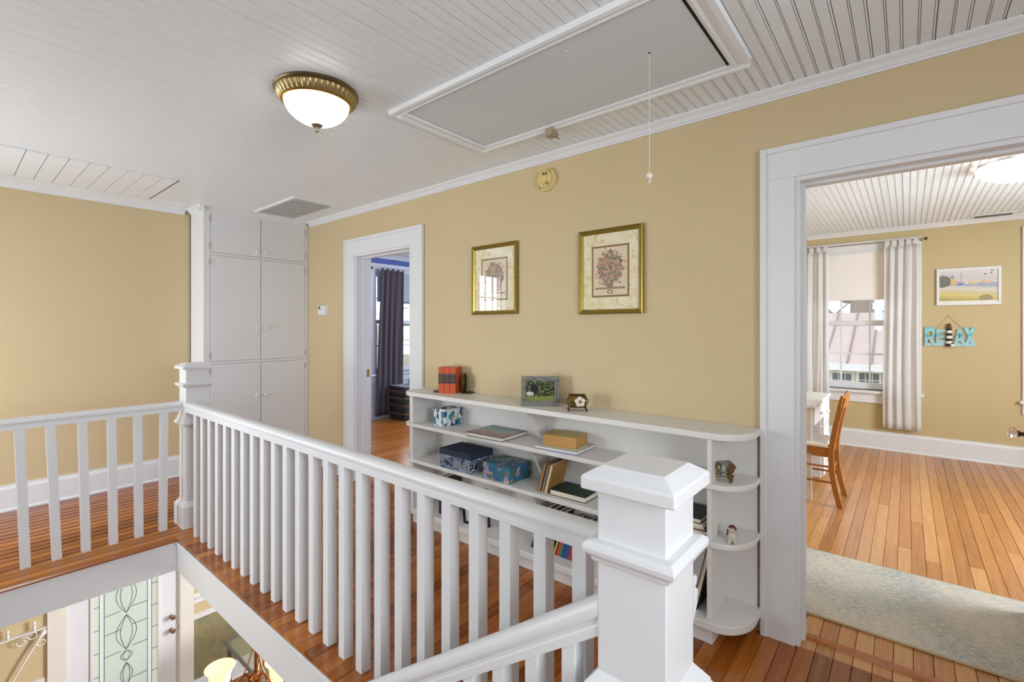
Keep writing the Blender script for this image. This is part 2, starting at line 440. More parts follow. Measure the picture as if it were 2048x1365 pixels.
# ---- stairwell edge: fascia boards and nosing
fa = .012
fb = MB().box(FX0 - fa, FX0, OY0, OY1 + .0, -.214, -.022).box(FX0 - fa - .006, FX0, OY0, OY1, -.040, -.022)
struct(fb.build('trim_fascia_right', M['white'], bevel=.002))
fb = MB().box(OX0, FX0, OY1, OY1 + fa, -.214, -.022).box(OX0, FX0 - .02, OY1 - .008, OY1, -.040, -.022)
struct(fb.build('trim_fascia_landing', M['white'], bevel=.002))
struct(MB().box(OX0 - fa, OX0, OY0, OY1, -.214, -.022).build('trim_fascia_rear', M['white']))
struct(MB().box(OX0, FX0, OY0 - fa, OY0, -.19, -.022).build('trim_fascia_stair_head', M['white']))
struct(MB().extrude([(OY1 - .022, -.012), (OY1 - .018, -.001), (OY1 + .03, 0.003), (OY1 + .03, -.021), (OY1 - .018, -.021)], 'x', OX0, FX0 - .005).build('trim_landing_nosing', M['floor']))

# ================================================================== lower storey seen through the stairwell
lo = MB()
lo.box(-1.84, 4.4, -1.64, OY0, -.20, -.065).box(-1.84, OX0, OY0, OY1, -.20, -.065).box(FX0 + .0, 4.4, OY0, OY1, -.20, -.065).box(-1.84, 4.4, OY1 + fa, 6.25, -.20, -.065)
struct(lo.build('ceiling', M['ceiling'], origin=(0, 0, -.2)))
m, nt, b = newmat('lower_floor_wood'); g = N(nt); co = g.co()
br = g.n('TexBrick'); g.l(g.map(co, (1, 1, 1), (0, 0, 0), (0, 0, PI / 2)), br.inputs['Vector']); br.inputs['Scale'].default_value = 1
br.inputs['Brick Width'].default_value = 2; br.inputs['Row Height'].default_value = .07; br.inputs['Mortar Size'].default_value = .0015
br.inputs['Color1'].default_value = (*lin('8A4E20'), 1); br.inputs['Color2'].default_value = (*lin('A86A34'), 1); br.inputs['Mortar'].default_value = (*lin('30180A'), 1)
g.l(br.outputs[0], b.inputs['Base Color']); b.inputs['Roughness'].default_value = .25
struct(MB().box(-1.84, 4.4, -1.64, 6.40, ZL - .08, ZL).build('floor', m))
YF = 6.25
# wall: tan paint above the chair rail, wallpaper below it to the right of the door
wall('wall_lower_front', M['tan'], 'y', YF, YF + .15, -1.84, 4.4, ZL, -.06, [(.74, 1.74, ZL, -.72)])
m, nt, b = newmat('mottled_green_wallpaper'); g = N(nt); co = g.co()
n1 = g.noise(g.map(co, (1, 1, 1), (0, 0, 0), (0, .6, 0)), 16, 5, .7, 1.2); n2 = g.noise(co, 22, 4)
cc = g.ramp(n1.outputs[0], [(.30, lin('52705F')), (.45, lin('868A66')), (.56, lin('A08A60')), (.70, lin('74907A'))])
g.l(g.mix(g.math('MULTIPLY', n2.outputs[0], .5), cc, lin('8A7A5C')), b.inputs['Base Color']); b.inputs['Roughness'].default_value = .8
M['wallpaper'] = m
struct(MB().box(1.80, 4.4, YF - .004, YF - .0005, ZL + .2, -1.955).build('wall_lower_wallpaper', m))
struct(MB().extrude([(YF, -1.955), (YF - .014, -1.950), (YF - .014, -1.925), (YF - .026, -1.918), (YF - .026, -1.905), (YF, -1.895)], 'x', 1.83, 4.4).build('trim_chair_rail', M['white']))
struct(MB().extrude([(YF, -1.985), (YF - .014, -1.980), (YF - .014, -1.955), (YF - .026, -1.945), (YF - .026, -1.930), (YF, -1.915)], 'x', -1.84, .62).build('trim_chair_rail_left', M['white']))
baseboard('baseboard_lower', 'x', YF, -1, 1.83, 4.4, .21, ZL)
wall('wall_lower_rear', M['tan'], 'x', -1.98, -1.84, -1.64, 6.4, ZL, -.06)
wall('wall_lower_right', M['tan'], 'x', 4.26, 4.40, -1.64, 6.25, ZL, -.06, [(2.9, 4.3, -2.2, -.6)])
wall('wall_lower_near', M['tan'], 'y', -1.78, -1.64, -1.84, 4.4, ZL, -.06)
# front door casing
r = sroot('trim_casing_front_door', (1.24, YF, ZL))
M['trim_cream'] = paint('cream_trim_paint', 'E6E0D6', .4, .08, 50)
bx('side_casing', M['trim_cream'], r, 1.70, 1.835, YF - .02, YF, ZL, -.72, bevel=.003)
bx('side_casing', M['trim_cream'], r, .637, .775, YF - .02, YF, ZL, -.72, bevel=.003)
bx('head_casing', M['trim_cream'], r, .637, 1.835, YF - .02, YF, -.72, -.58, bevel=.003)
# pixel (2048x1365 photo) -> point on a known plane
FW = Vector((math.cos(TH), math.sin(TH), 0)); RT = Vector((math.sin(TH), -math.cos(TH), 0))
def ray(px, py): return FW + RT * ((px - 1024) / FPX) + Vector((0, 0, (656 - py) / FPX))
def on(axis, c, px, py):
    d = ray(px, py); o = Vector((0, 0, CAMZ)); k = 'xyz'.index(axis)
    return o + d * ((c - o[k]) / d[k])

# ------------------------------------------------------------------ front door with leaded glass
d = sroot('door_1', (1.237, YF + .02, ZL)); dy0, dy1 = YF + .012, YF + .055
gx0, gx1, gz0, gz1 = .968, 1.508, -2.62, -.98
m = MB().box(.778, gx0, dy0, dy1, ZL + .01, -.74).box(gx1, 1.696, dy0, dy1, ZL + .01, -.74).box(gx0, gx1, dy0, dy1, ZL + .01, gz0).box(gx0, gx1, dy0, dy1, gz1, -.74)
m.build('door_slab', M['white'], d, .002)
m = MB(); e = .022
m.box(gx0 - e, gx0 + .006, dy0 - .010, dy0, gz0 - e, gz1 + e).box(gx1 - .006, gx1 + e, dy0 - .010, dy0, gz0 - e, gz1 + e).box(gx0, gx1, dy0 - .010, dy0, gz0 - e, gz0).box(gx0, gx1, dy0 - .010, dy0, gz1, gz1 + e)
m.build('glazing_bead', M['white'], d, .003)
def tex_glass(name, scale, strength, tint, alpha):
    m, nt, b = newmat(name); g = N(nt); co = g.co()
    b.inputs['Base Color'].default_value = (*lin(tint), 1); b.inputs['Roughness'].default_value = .12
    n1 = g.noise(co, scale, 3, .6, .5); g.bump(n1.outputs[0], b, strength, .01)
    out = nt.nodes['Material Output']; t = g.n('BsdfTranslucent'); t.inputs[0].default_value = (*lin(tint), 1)
    tr = g.n('BsdfTransparent'); tr.inputs[0].default_value = (*lin(tint), 1)
    a1 = g.n('MixShader'); a1.inputs[0].default_value = .55; g.l(t.outputs[0], a1.inputs[1]); g.l(tr.outputs[0], a1.inputs[2])
    a2 = g.n('MixShader'); a2.inputs[0].default_value = alpha; g.l(a1.outputs[0], a2.inputs[1]); g.l(b.outputs[0], a2.inputs[2])
    g.l(a2.outputs[0], out.inputs[0]); return m
G1 = tex_glass('rippled_glass', 55, .8, 'F0F2EC', .16); G2 = tex_glass('seedy_border_glass', 18, .3, 'F6F4EA', .10); G3 = tex_glass('bevelled_glass', 8, .4, 'FAFBF8', .12)
xs = [gx0, 1.021, 1.058, 1.237, 1.416, 1.453, gx1]; yc = YF + .030
zb = [gz0 + .235 * k for k in range(8)]
def pane(x0, x1, z0, z1, mat, t=.003): bx('glass_pane', mat, d, x0 + .001, x1 - .001, yc - t, yc + t, z0 + .001, z1 - .001)
lead = MB(); lr = .0026
def came(p, q): lead.tube([(p[0], yc - .003, p[1]), (q[0], yc - .003, q[1])], lr, 6)
for k in range(7):
    pane(xs[0], xs[1], zb[k], zb[k + 1], G2); pane(xs[5], xs[6], zb[k] + .06, zb[k + 1] + .06 if k < 6 else gz1, G2)
    came((xs[0], zb[k]), (xs[1], zb[k])); came((xs[5], zb[k] + .06), (xs[6], zb[k] + .06))
for x in xs[1:6]:
    if x != 1.237: came((x, gz0), (x, gz1))
for a, bq in ((1, 2), (4, 5)):
    for k in range(4): pane(xs[a], xs[bq], gz0 + .41 * k, gz0 + .41 * (k + 1), G3)
hz = [gz0, -2.32, -1.985, -1.76, -1.57, -1.26, gz1]
for k in range(6):
    pane(xs[2], xs[3], hz[k], hz[k + 1], G1); pane(xs[3], xs[4], hz[k] + .015, hz[k + 1] + .015 if k < 5 else gz1, G1)
    if k: came((xs[2], hz[k]), (1.19, hz[k] + .005)); came((1.285, hz[k] + .02), (xs[4], hz[k] + .02))
for z0, z1, wd in ((-1.60, -1.22, .085), (-1.98, -1.62, .085), (-2.10, -1.99, .05), (-1.20, -1.0, .06), (-2.36, -2.12, .05)):
    for sgn in (-1, 1):
        for ww in (wd, wd * .58):
            pts = []
            for k in range(13):
                t = k / 12; pts.append((1.237 + sgn * ww * math.sin(PI * t) ** 1.0, yc - .004, z0 + (z1 - z0) * t))
            lead.tube(pts, lr, 6)
    pl = [(1.237 + wd * .58 * math.sin(PI * k / 12), z0 + (z1 - z0) * k / 12) for k in range(13)] + [(1.237 - wd * .58 * math.sin(PI * k / 12), z0 + (z1 - z0) * k / 12) for k in range(11, 0, -1)]
    MB().extrude(pl, 'y', yc - .006, yc + .006).build('glass_pane', G3, d)
lead.build('leading', plain('lead_came', '3A3A3C', .4, .6), d)
for z, r1 in ((-1.817, .027), (-1.964, .027)):
    MB().lathe((1.634, dy0, z), [(r1, 0), (r1, -.006), (.018, -.012), (.016, -.03), (.024, -.036), (.026, -.052), (.018, -.062), (.003, -.064)], 20, 'y').build('door_knob' if z < -1.9 else 'deadbolt', M['chrome'], d, smooth=True)
bx('latch_plate', M['chrome'], d, 1.694, 1.699, dy0 - .001, dy0 + .03, -1.99, -1.93)

# switch plate beside the front door
t = thing('light_switch', (1.89, YF, -1.72), 'white triple light switch plate on tan wall beside front door', 'switch')
bx('cover_plate', M['white'], t, 1.84, 1.941, YF - .007, YF, -1.77, -1.66, bevel=.003)
for k in range(3): bx('toggle', M['white'], t, 1.857 + .03 * k, 1.865 + .03 * k, YF - .016, YF - .007, -1.722, -1.702)

# white iron scroll piece on the wall to the left of the door
t = thing('iron_wall_shelf', (.32, YF - .02, -1.84), 'white wrought iron wall shelf with scrolls left of front door', 'shelf')
mi = plain('white_iron', 'EFEDEA', .4)
yi = YF - .03
MB().tube([(-.05, yi, -1.437), (.632, yi, -1.437)], .009).build('top_bar', mi, t)
MB().tube([(.62, yi, -1.45), (.60, yi, -1.49), (.56, yi, -1.56), (.49, yi, -1.68), (.40, yi, -1.85)], [.010, .014, .009, .008, .007]).build('brace', mi, t)
MB().extrude([(.628, -1.452), (.636, -1.485), (.60, -1.515), (.583, -1.485)], 'y', yi - .008, yi + .004).build('leaf_plate', mi, t)
def scroll(cx, cz, r, a0, turns, sg=1):
    return [(cx + r * (1 - .6 * k / 24) * math.cos(a0 + sg * turns * 2 * PI * k / 24), yi, cz + r * (1 - .6 * k / 24) * math.sin(a0 + sg * turns * 2 * PI * k / 24)) for k in range(25)]
m = MB()
for cx, cz, r, a0, sg in ((.47, -1.50, .045, .3, 1), (.535, -1.475, .04, 2.6, -1), (.60, -1.56, .036, 2, 1)): m.tube(scroll(cx, cz, r, a0, 1.2, sg), .004, 6)
m.build('scrollwork', mi, t)
MB().box(-.05, .632, yi - .012, YF, -1.437, -1.429).build('shelf_top', mi, t)
for k in range(4): MB().lathe((.04 + .17 * k, yi - .002, -1.429), [(.004, 0), (.013, .02), (.006, .045), (.011, .07), (.002, .085)], 10).build('finial', mi, t, smooth=True)

# chandelier below the hall floor
CY = 4.0
hub = on('y', CY, 511, 1352)
t = thing('chandelier', (hub.x, CY, hub.z - .06), 'brass chandelier with frosted bell shades hanging downstairs', 'chandelier')
mb_ = plain('aged_copper_brass', '8A5A34', .25, .95)
glow = emit('lit_bell_glass', 'FFDFA0', 1.05)
MB().lathe((hub.x, CY, hub.z), [(.004, -.085), (.022, -.07), (.012, -.05), (.05, -.03), (.055, 0), (.035, .02), (.016, .03), (.016, .04)], 20).build('hub', mb_, t, smooth=True)
MB().tube([(hub.x, CY, hub.z + .03), (hub.x, CY, -.24)], .011, 10).build('stem', mb_, t)
MB().lathe((hub.x, CY, -.2), [(.06, 0), (.06, -.02), (.02, -.05)], 20).build('ceiling_rose', mb_, t)
sh = on('y', CY, 449, 1318); R = .245
for k in range(3):
    a = math.atan2(RT.y, RT.x) + PI + .72 + 2 * PI * k / 3; cx, cy = math.cos(a), math.sin(a)
    P = lambda r, h: (hub.x + cx * r, CY + cy * r, hub.z + h)
    MB().tube([P(.04, 0), P(.07, .045), P(.11, .03), P(.15, -.02), P(R * .75, -.05), P(R * .93, -.03), P(R, .0)], .009, 8).build('arm', mb_, t, smooth=True)
    MB().tube([P(.012, .30), P(.02, .22), P(.06, .10), P(.12, -.02)], .005, 8).build('scroll_rod', mb_, t, smooth=True)
    MB().lathe((hub.x + cx * R, CY + cy * R, hub.z), [(.012, 0), (.022, .006), (.03, .02), (.062, .045), (.072, .08), (.074, .12), (.084, .155), (.105, .182), (.103, .184), (.08, .158), (.068, .12)], 24, cap=False).build('lamp_shade', glow, t, smooth='all')

# glass dining table under it
TZ = -2.09; c0 = on('z', TZ, 446, 1283)
t = thing('glass_table', (c0.x + .6, c0.y - .8, ZL), 'glass topped dining table with grey metal rim downstairs', 'table')
tm = plain('table_rim', '6E7072', .3, .7)
x0, x1, y0, y1 = c0.x, c0.x + 1.1, c0.y - 1.7, c0.y
MB().box(x0 + .02, x1 - .02, y0 + .02, y1 - .02, TZ - .012, TZ - .002).build('glass_top', pane_mat('table_glass', (.82, .92, .92), .18), t)
m = MB().box(x0, x0 + .025, y0, y1, TZ - .03, TZ).box(x1 - .025, x1, y0, y1, TZ - .03, TZ).box(x0 + .025, x1 - .025, y0, y0 + .025, TZ - .03, TZ).box(x0 + .025, x1 - .025, y1 - .025, y1, TZ - .03, TZ)
m.build('rim', tm, t, .004)
for a in (x0 + .03, x1 - .06):
    for bq in (y0 + .03, y1 - .06): bx('leg', tm, t, a, a + .035, bq, bq + .035, ZL, TZ - .03)
# ================================================================== stairs
r = sroot('staircase', (.42, OY0, ZL))
nst = 15; rise = -ZL / nst; run = .272
for k in range(1, nst):
    z = -rise * k; y = OY0 + run * (k - 1)
    bx('tread', M['stair_wood'], r, OX0 + .001, FX0 - fa - .012, y - .012, y + run + .015, z - .028, z, bevel=.004)
    bx('riser', M['white'], r, OX0 + .001, FX0 - fa - .012, y + run - .001, y + run + .011, z - rise, z - .028)
st = [(OY0, -.02), (OY0, -.42)] + [(OY0 + run * nst, ZL), (OY0 + run * (nst - 1) + .1, ZL + .25)]
MB().extrude([(OY0, -.025), (OY0 + .02, -.025), (OY0 + run * (nst - 1), ZL + .22), (OY0 + run * (nst - 1), ZL), (OY0 + run * (nst - 2) - .1, ZL), (OY0, -.5)], 'x', FX0 - fa - .011, FX0 - fa - .001).build('stringer', M['white'], r)
MB().extrude([(OY0, -.025), (OY0 + .02, -.025), (OY0 + run * (nst - 1), ZL + .22), (OY0 + run * (nst - 1), ZL), (OY0 + run * (nst - 2) - .1, ZL), (OY0, -.5)], 'x', OX0 - .012, OX0).build('stringer', M['white'], r)

# ================================================================== newel posts and balustrades
WH = M['white']
NX0, NW = .948, .1597
nc = (NX0 + NW / 2, .3785 + NW / 2); h = NW / 2
t = thing('newel_post', (nc[0], nc[1], 0), 'large white newel post in the foreground with chunky sloped cap', 'newel post', 'newel posts')
MB().stack(nc, [(h + .040, 0), (h + .040, .520), (h + .034, .530)]).build('base_block', WH, t, .003)
MB().stack(nc, [(h + .034, .528), (h + .046, .534), (h + .046, .548), (h + .036, .560), (h + .030, .566), (h + .030, .572), (h + .014, .592), (h + .004, .604), (h, .610)]).build('base_moulding', WH, t, .002)
MB().stack(nc, [(h, .605), (h, 1.022)]).build('shaft', WH, t, .003)
MB().stack(nc, [(h, .852), (h + .010, .857), (h + .012, .865), (h + .017, .870), (h + .025, .878), (h + .027, .888), (h + .025, .897), (h + .016, .903), (h, .905)]).build('collar_moulding', WH, t, .002)
MB().stack(nc, [(h, 1.016), (h + .026, 1.018), (h + .028, 1.022), (h + .028, 1.046), (h + .025, 1.050), (h - .008, 1.071)]).build('cap', WH, t, .003)
m = MB()
prof = [(0, .705), (.010, .715), (.026, .738), (.024, .748), (.030, .756), (.028, .768), (.018, .772), (.012, .780), (.022, .786), (.024, .798), (.014, .806), (0, .806)]
m.extrude([(nc[0] + h + a, z) for a, z in prof], 'y', nc[1] - h, nc[1] + h)
m.build('side_moulding', WH, t)

fc = (1.142, 3.874); h2 = .070
t = thing('newel_post', (fc[0], fc[1], 0), 'white newel post at the far stairwell corner near the linen cabinet', 'newel post', 'newel posts')
MB().stack(fc, [(h2 + .026, -.0), (h2 + .026, .150), (h2 + .020, .160), (h2 + .010, .172), (h2, .185)]).build('base_block', WH, t, .003)
MB().stack(fc, [(h2, .18), (h2, 1.10)]).build('shaft', WH, t, .003)
MB().stack(fc, [(h2, .695), (h2 + .008, .70), (h2 + .010, .708), (h2 + .028, .716), (h2 + .028, .724), (h2 + .020, .734), (h2 + .012, .750), (h2 + .004, .775), (h2, .790)]).build('lower_collar', WH, t, .0015)
MB().stack(fc, [(h2, .965), (h2 + .012, .970), (h2 + .022, .982), (h2 + .024, .992), (h2 + .012, .996), (h2, .998)]).build('upper_collar', WH, t, .0015)
MB().stack(fc, [(h2, 1.090), (h2 + .022, 1.094), (h2 + .024, 1.112), (h2 + .018, 1.116), (h2 - .012, 1.134)]).build('cap', WH, t, .002)

RAILP = [(-.026, 0), (.026, 0), (.026, .016), (.021, .020), (.021, .028), (.029, .032), (.033, .042), (.031, .053), (.023, .061), (.010, .065), (-.010, .065), (-.023, .061), (-.031, .053), (-.033, .042), (-.029, .032), (-.021, .028), (-.021, .020), (-.026, .016)]
RZ = .805; GX = 1.088
# gallery rail along the stairwell, parallel to the right wall
t = thing('hall_balustrade', (GX, 2.1, 0), 'long white balustrade along stairwell in front of bookcase', 'balustrade')
y0, y1 = nc[1] + NW / 2, fc[1] - h2
MB().extrude([(GX + a, RZ + z) for a, z in RAILP], 'y', y0, y1).build('handrail', WH, t, smooth=True)
bs = .0215
first = None
for k in range(24):
    yk = .6605 + .1283 * k
    if yk + bs > fc[1] - h2 - .03: break
    if first is None:
        first = MB().box(GX - bs, GX + bs, yk - bs, yk + bs, 0, RZ).build('baluster', WH, t, .002)
    else: dup_part(first, t, (0, yk - .6605, 0))
# landing rail at the far side, balusters slightly out of plumb
LY = 3.882
t = thing('landing_balustrade', (.4, LY, 0), 'short white balustrade across the far landing at left', 'balustrade')
MB().extrude([(LY + a, RZ + z) for a, z in RAILP], 'x', -.30, fc[0] - h2).build('handrail', WH, t, smooth=True)
lean = {-3: 0, -2: 0, -1: -.01, 0: -.025, 1: -.028, 2: -.018, 3: -.009, 4: -.006, 5: .006}
for k in range(-3, 6):
    xk = .3075 + .1305 * k; s_ = lean[k]; b_ = .0215
    v = [(xk - b_, LY - b_, 0), (xk + b_, LY - b_, 0), (xk + b_, LY + b_, 0), (xk - b_, LY + b_, 0)]
    v += [(x + s_, y, RZ) for x, y, z in v]
    MB().add(v, [(3, 2, 1, 0), (4, 5, 6, 7), (0, 1, 5, 4), (1, 2, 6, 5), (2, 3, 7, 6), (3, 0, 4, 7)]).build('baluster', WH, t, .002)
lc = (-.37, LY)
t = thing('newel_post', (lc[0], lc[1], 0), 'white newel post ending the landing balustrade on the left', 'newel post', 'newel posts')
MB().stack(lc, [(h2 + .026, 0), (h2 + .026, .150), (h2, .185)]).build('base_block', WH, t, .003)
MB().stack(lc, [(h2, .18), (h2, 1.10)]).build('shaft', WH, t, .003)
MB().stack(lc, [(h2, 1.090), (h2 + .022, 1.094), (h2 + .024, 1.112), (h2 - .012, 1.134)]).build('cap', WH, t, .002)
# stair rail going down
SX = .975; sl = .693; yA = nc[1] + NW / 2; zA = .772
t = thing('stair_balustrade', (SX, 2.0, -1.0), 'sloping white stair handrail with balusters descending from the near newel post', 'balustrade')
v = []; f = []
ca = 1 / math.cos(math.atan(sl)); yE = OY0 + run * (nst - 1) - .1
for yy in (yA, yE):
    for a, z in RAILP: v.append((SX - .022 * (yy - yA) + a * .85, yy, zA - sl * (yy - yA) - (.065 - z) * 1.15 * ca))
n = len(RAILP); f = [tuple(range(n - 1, -1, -1)), tuple(range(n, 2 * n))] + [(k, (k + 1) % n, n + (k + 1) % n, n + k) for k in range(n)]
MB().add(v, f).build('handrail', WH, t, smooth=True)
k = 0
while True:
    yk = .6205 + .110 * k; k += 1
    if yk > yE - .1: break
    ztop = zA - sl * (yk - yA) - .075 * ca
    stp = int((yk - OY0 + .012) / run) + 1; zb_ = -rise * stp
    xk = SX - .022 * (yk - yA)
    v = [(xk - .0195, yk - .0195, zb_), (xk + .0195, yk - .0195, zb_), (xk + .0195, yk + .0195, zb_), (xk - .0195, yk + .0195, zb_)]
    v += [(x, y, ztop - sl * (y - yk)) for x, y, z in v]
    MB().add(v, [(3, 2, 1, 0), (4, 5, 6, 7), (0, 1, 5, 4), (1, 2, 6, 5), (2, 3, 7, 6), (3, 0, 4, 7)]).build('baluster', WH, t, .002)

# ================================================================== linen cabinet
t = thing('linen_cabinet', (1.91, 4.84, 0), 'tall white built-in linen cabinet with six doors in the corner', 'cabinet')
CX0, CX1, CYF = 1.445, XA - .002, 4.665
m = MB().box(CX0, CX0 + .02, CYF + .02, YL - .002, .02, ZC - .002).box(CX1 - .02, CX1, CYF + .02, YL - .002, .02, ZC - .002).box(CX0, CX1, YL - .02, YL - .002, .02, ZC - .002).box(CX0, CX1, CYF + .02, YL - .002, ZC - .03, ZC - .002)
m.build('carcass', WH, t)
m = MB().box(CX0, 1.497, CYF, CYF + .02, .02, ZC - .002).box(2.338, CX1, CYF, CYF + .02, .02, ZC - .002)
for z0, z1 in ((2.398, ZC - .002), (2.016, 2.040), (1.060, 1.084), (.02, .14)): m.box(1.497, 2.338, CYF, CYF + .02, z0, z1)
m.build('face_frame', WH, t, .0015)
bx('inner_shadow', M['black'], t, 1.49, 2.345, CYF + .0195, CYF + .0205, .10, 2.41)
mid = on('y', CYF, 521.5, 600).x
rows = [(2.042, 2.396, 2.085), (1.086, 2.014, None), (.142, 1.058, None)]
kz = [on('y', CYF, 512, 505).z, on('y', CYF, 512, 657).z, on('y', CYF, 514, 791).z]
for ri, (z0, z1, _) in enumerate(rows):
    for sx, (x0, x1) in enumerate(((1.500, mid - .0025), (mid + .0025, 2.335))):
        dr = bx('door', WH, t, x0, x1, CYF - .005, CYF + .016, z0, z1, bevel=.0015)
        kx = mid - .042 if sx == 0 else mid + .040
        MB().lathe((kx, CYF - .005, kz[ri]), [(.008, 0), (.007, -.008), (.013, -.012), (.016, -.020), (.013, -.028), (.006, -.031), (.001, -.0315)], 16, 'y').build('knob', WH, dr, smooth=True)
        hx = x0 - .006 if sx == 0 else x1 + .006
        for hz_ in ((z0 + .05, z1 - .06) if ri else (z0 + .055, z1 - .06)):
            MB().lathe((hx, CYF - .003, hz_), [(.006, -.026), (.006, -.008), (.0045, -.007), (.0045, .007), (.006, .008), (.006, .026)], 8).box(hx - .011, hx + .011, CYF - .0055, CYF - .003, hz_ - .022, hz_ + .022).build('hinge', M['hinge'], dr)
# crown around the cabinet top
cp = crown_prof(.042, .048)
MB().extrude([(CYF - a, ZC + b) for a, b in cp], 'x', CX0 - .04, XA - .036).build('crown', WH, t)
MB().extrude([(CX0 - a, ZC + b) for a, b in cp], 'y', CYF - .04, YL - .040).build('crown', WH, t)
bx('plinth', WH, t, CX0, CX1, CYF + .0, YL - .002, 0.0, .02)
# ================================================================== ceiling fittings
# attic hatch
t = thing('attic_hatch', ((HX0 + HX1) / 2, (HY0 + HY1) / 2, ZC - .02), 'flat grey-white attic hatch panel with moulded trim in hall ceiling', 'hatch')
bx('hatch_panel', paint('hatch_plywood_paint', 'D8DEE4', .45, .15, 40), t, HX0 + .010, HX1 - .002, HY0 + .014, HY1 - .002, ZC - .004, ZC + .011)
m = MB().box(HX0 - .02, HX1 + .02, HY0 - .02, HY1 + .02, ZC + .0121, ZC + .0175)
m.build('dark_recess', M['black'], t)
bx('gap_shade_strip', M['black'], t, HX0 + .0055, HX0 + .0098, HY0 + .014, HY1 - .002, ZC - .0045, ZC + .011)  # black strips added to paint the gap's shade along the panel edges
bx('gap_shade_strip', M['black'], t, HX0 + .0055, HX1 - .002, HY0 + .006, HY0 + .0138, ZC - .0045, ZC + .011)
tp = [(0, .004), (0, -.012), (.010, -.016), (.018, -.010), (.026, -.012), (.040, -.022), (.056, -.020), (.060, .0), (.060, .004)]
MB().extrude([(HX0 - a, ZC + z) for a, z in tp], 'y', HY0 - .06, HY1 + .06).build('trim_strip', M['ceiling'], t)
MB().extrude([(HX1 + a, ZC + z * .7) for a, z in tp], 'y', HY0 - .06, HY1 + .06).build('trim_strip', M['ceiling'], t)
MB().extrude([(HY1 + a, ZC + z) for a, z in tp], 'x', HX0, HX1).build('trim_strip', M['ceiling'], t)
MB().extrude([(HY0 - a * 1.3, ZC + z * .8) for a, z in tp], 'x', HX0, HX1).build('trim_strip', M['ceiling'], t)
p = on('z', ZC - .02, 1101, 262)
lb = bx('latch_block', paint('raw_wood_block', 'A8957C', .8, .4, 60, .2), t, p.x - .02, p.x + .03, p.y - .02, p.y + .02, ZC - .05, ZC - .012)
MB().tube([(p.x + .03, p.y - .015, ZC - .02), (p.x + .035, p.y - .024, ZC - .035), (p.x + .028, p.y - .021, ZC - .05), (p.x + .040, p.y - .030, ZC - .058)], .002, 6).build('wire', M['darkmetal'], lb)
for a, bq in ((HX0 + .045, HY1 - .04), (HX1 - .04, HY1 - .16), (HX1 - .025, 1.5), (HX0 + .07, 1.55), (HX0 + .07, 1.0), (HX1 - .03, .9)): MB().sphere((a, bq, ZC - .0045), .006, 8, 6, .4).build('screw_head', M['white'], t)
# pull cord
p = on('z', ZC - .004, 1299, 106); zb_ = CAMZ + (p - Vector((0, 0, CAMZ))).dot(FW) * (656 - 352) / FPX
t = thing('pull_cord', (p.x, p.y, zb_ - .03), 'thin white pull cord with a round bead hanging from hatch', 'pull cord')
cm_ = plain('white_cord', 'E8E2D8', .7)
MB().tube([(p.x, p.y, ZC - .004), (p.x, p.y, zb_)], .0012, 6).build('cord', cm_, t)
MB().sphere((p.x, p.y, zb_), .0125, 16, 10).build('bead', plain('white_bead', 'EFE6DC', .3), t, smooth=True)
MB().tube([(p.x, p.y, zb_ - .012), (p.x + .004, p.y - .003, zb_ - .02), (p.x - .003, p.y + .002, zb_ - .028)], .0035, 6).build('knot', cm_, t)
MB().lathe((p.x, p.y, ZC - .0045), [(.006, 0), (.006, .0004)], 10).build('eyelet', M['black'], t)
# hall ceiling light
LP = on('z', ZC - .03, 634, 198)
LR = .172
t = thing('ceiling_light', (LP.x, LP.y, ZC - .183), 'brass flush ceiling light with fluted rim and lit frosted glass bowl', 'ceiling light')
ring = MB()
prof = [(LR * .6, 0), (LR * 1.03, 0), (LR * 1.04, -.006), (LR * 1.02, -.010), (LR * 1.03, -.014), (LR * 1.0, -.018), (LR * .985, -.020)]
ring.lathe((LP.x, LP.y, ZC), prof, 64, cap=False)
ring.build('ceiling_pan', plain('aged_brass_dark', '7A6A4A', .35, .85), t, smooth=True)
fl_ = MB(); nn = 168; v = []; f = []
rows_ = [(.99, -.019), (.975, -.026), (.94, -.036), (.90, -.044), (.86, -.050)]
for i, (rr, zz) in enumerate(rows_):
    for k in range(nn):
        am = .030 * math.sin(PI * i / (len(rows_) - 1)) * math.cos(2 * PI * k * 42 / nn)
        a = 2 * PI * k / nn; q = LR * (rr + am); v.append((LP.x + q * math.cos(a), LP.y + q * math.sin(a), ZC + zz - am * .06))
for i in range(len(rows_) - 1):
    for k in range(nn): f.append((i * nn + k, i * nn + (k + 1) % nn, (i + 1) * nn + (k + 1) % nn, (i + 1) * nn + k))
fl_.add(v, f).build('fluted_rim', plain('fluted_brass', 'A89468', .35, .7), t, smooth='all')
MB().lathe((LP.x, LP.y, ZC), [(LR * .865, -.049), (LR * .87, -.054), (LR * .84, -.058), (LR * .80, -.057), (LR * .80, -.049)], 48, cap=False).build('inner_ring', M['brass'], t, smooth=True)
m, nt, b = newmat('lit_alabaster_glass'); g = N(nt); co = g.co()
n1 = g.noise(g.map(co, (1, 1, .5)), 7, 3, .5, 1.5)
cc = g.ramp(n1.outputs[0], [(.38, lin('FFF6E6')), (.55, lin('FFFDF8')), (.68, lin('FFE9BE'))])
g.l(cc, b.inputs['Base Color']); g.l(cc, b.inputs['Emission Color']); b.inputs['Emission Strength'].default_value = 4.0; b.inputs['Roughness'].default_value = .2
bowl = [(LR * .80, -.054)] + [(LR * .80 * math.cos(a), -.054 - .094 * math.sin(a) ** 1.15) for a in [i * PI / 24 for i in range(1, 12)]] + [(.002, -.148)]
MB().lathe((LP.x, LP.y, ZC), bowl, 48, cap=False).build('glass_bowl', m, t, smooth='all')
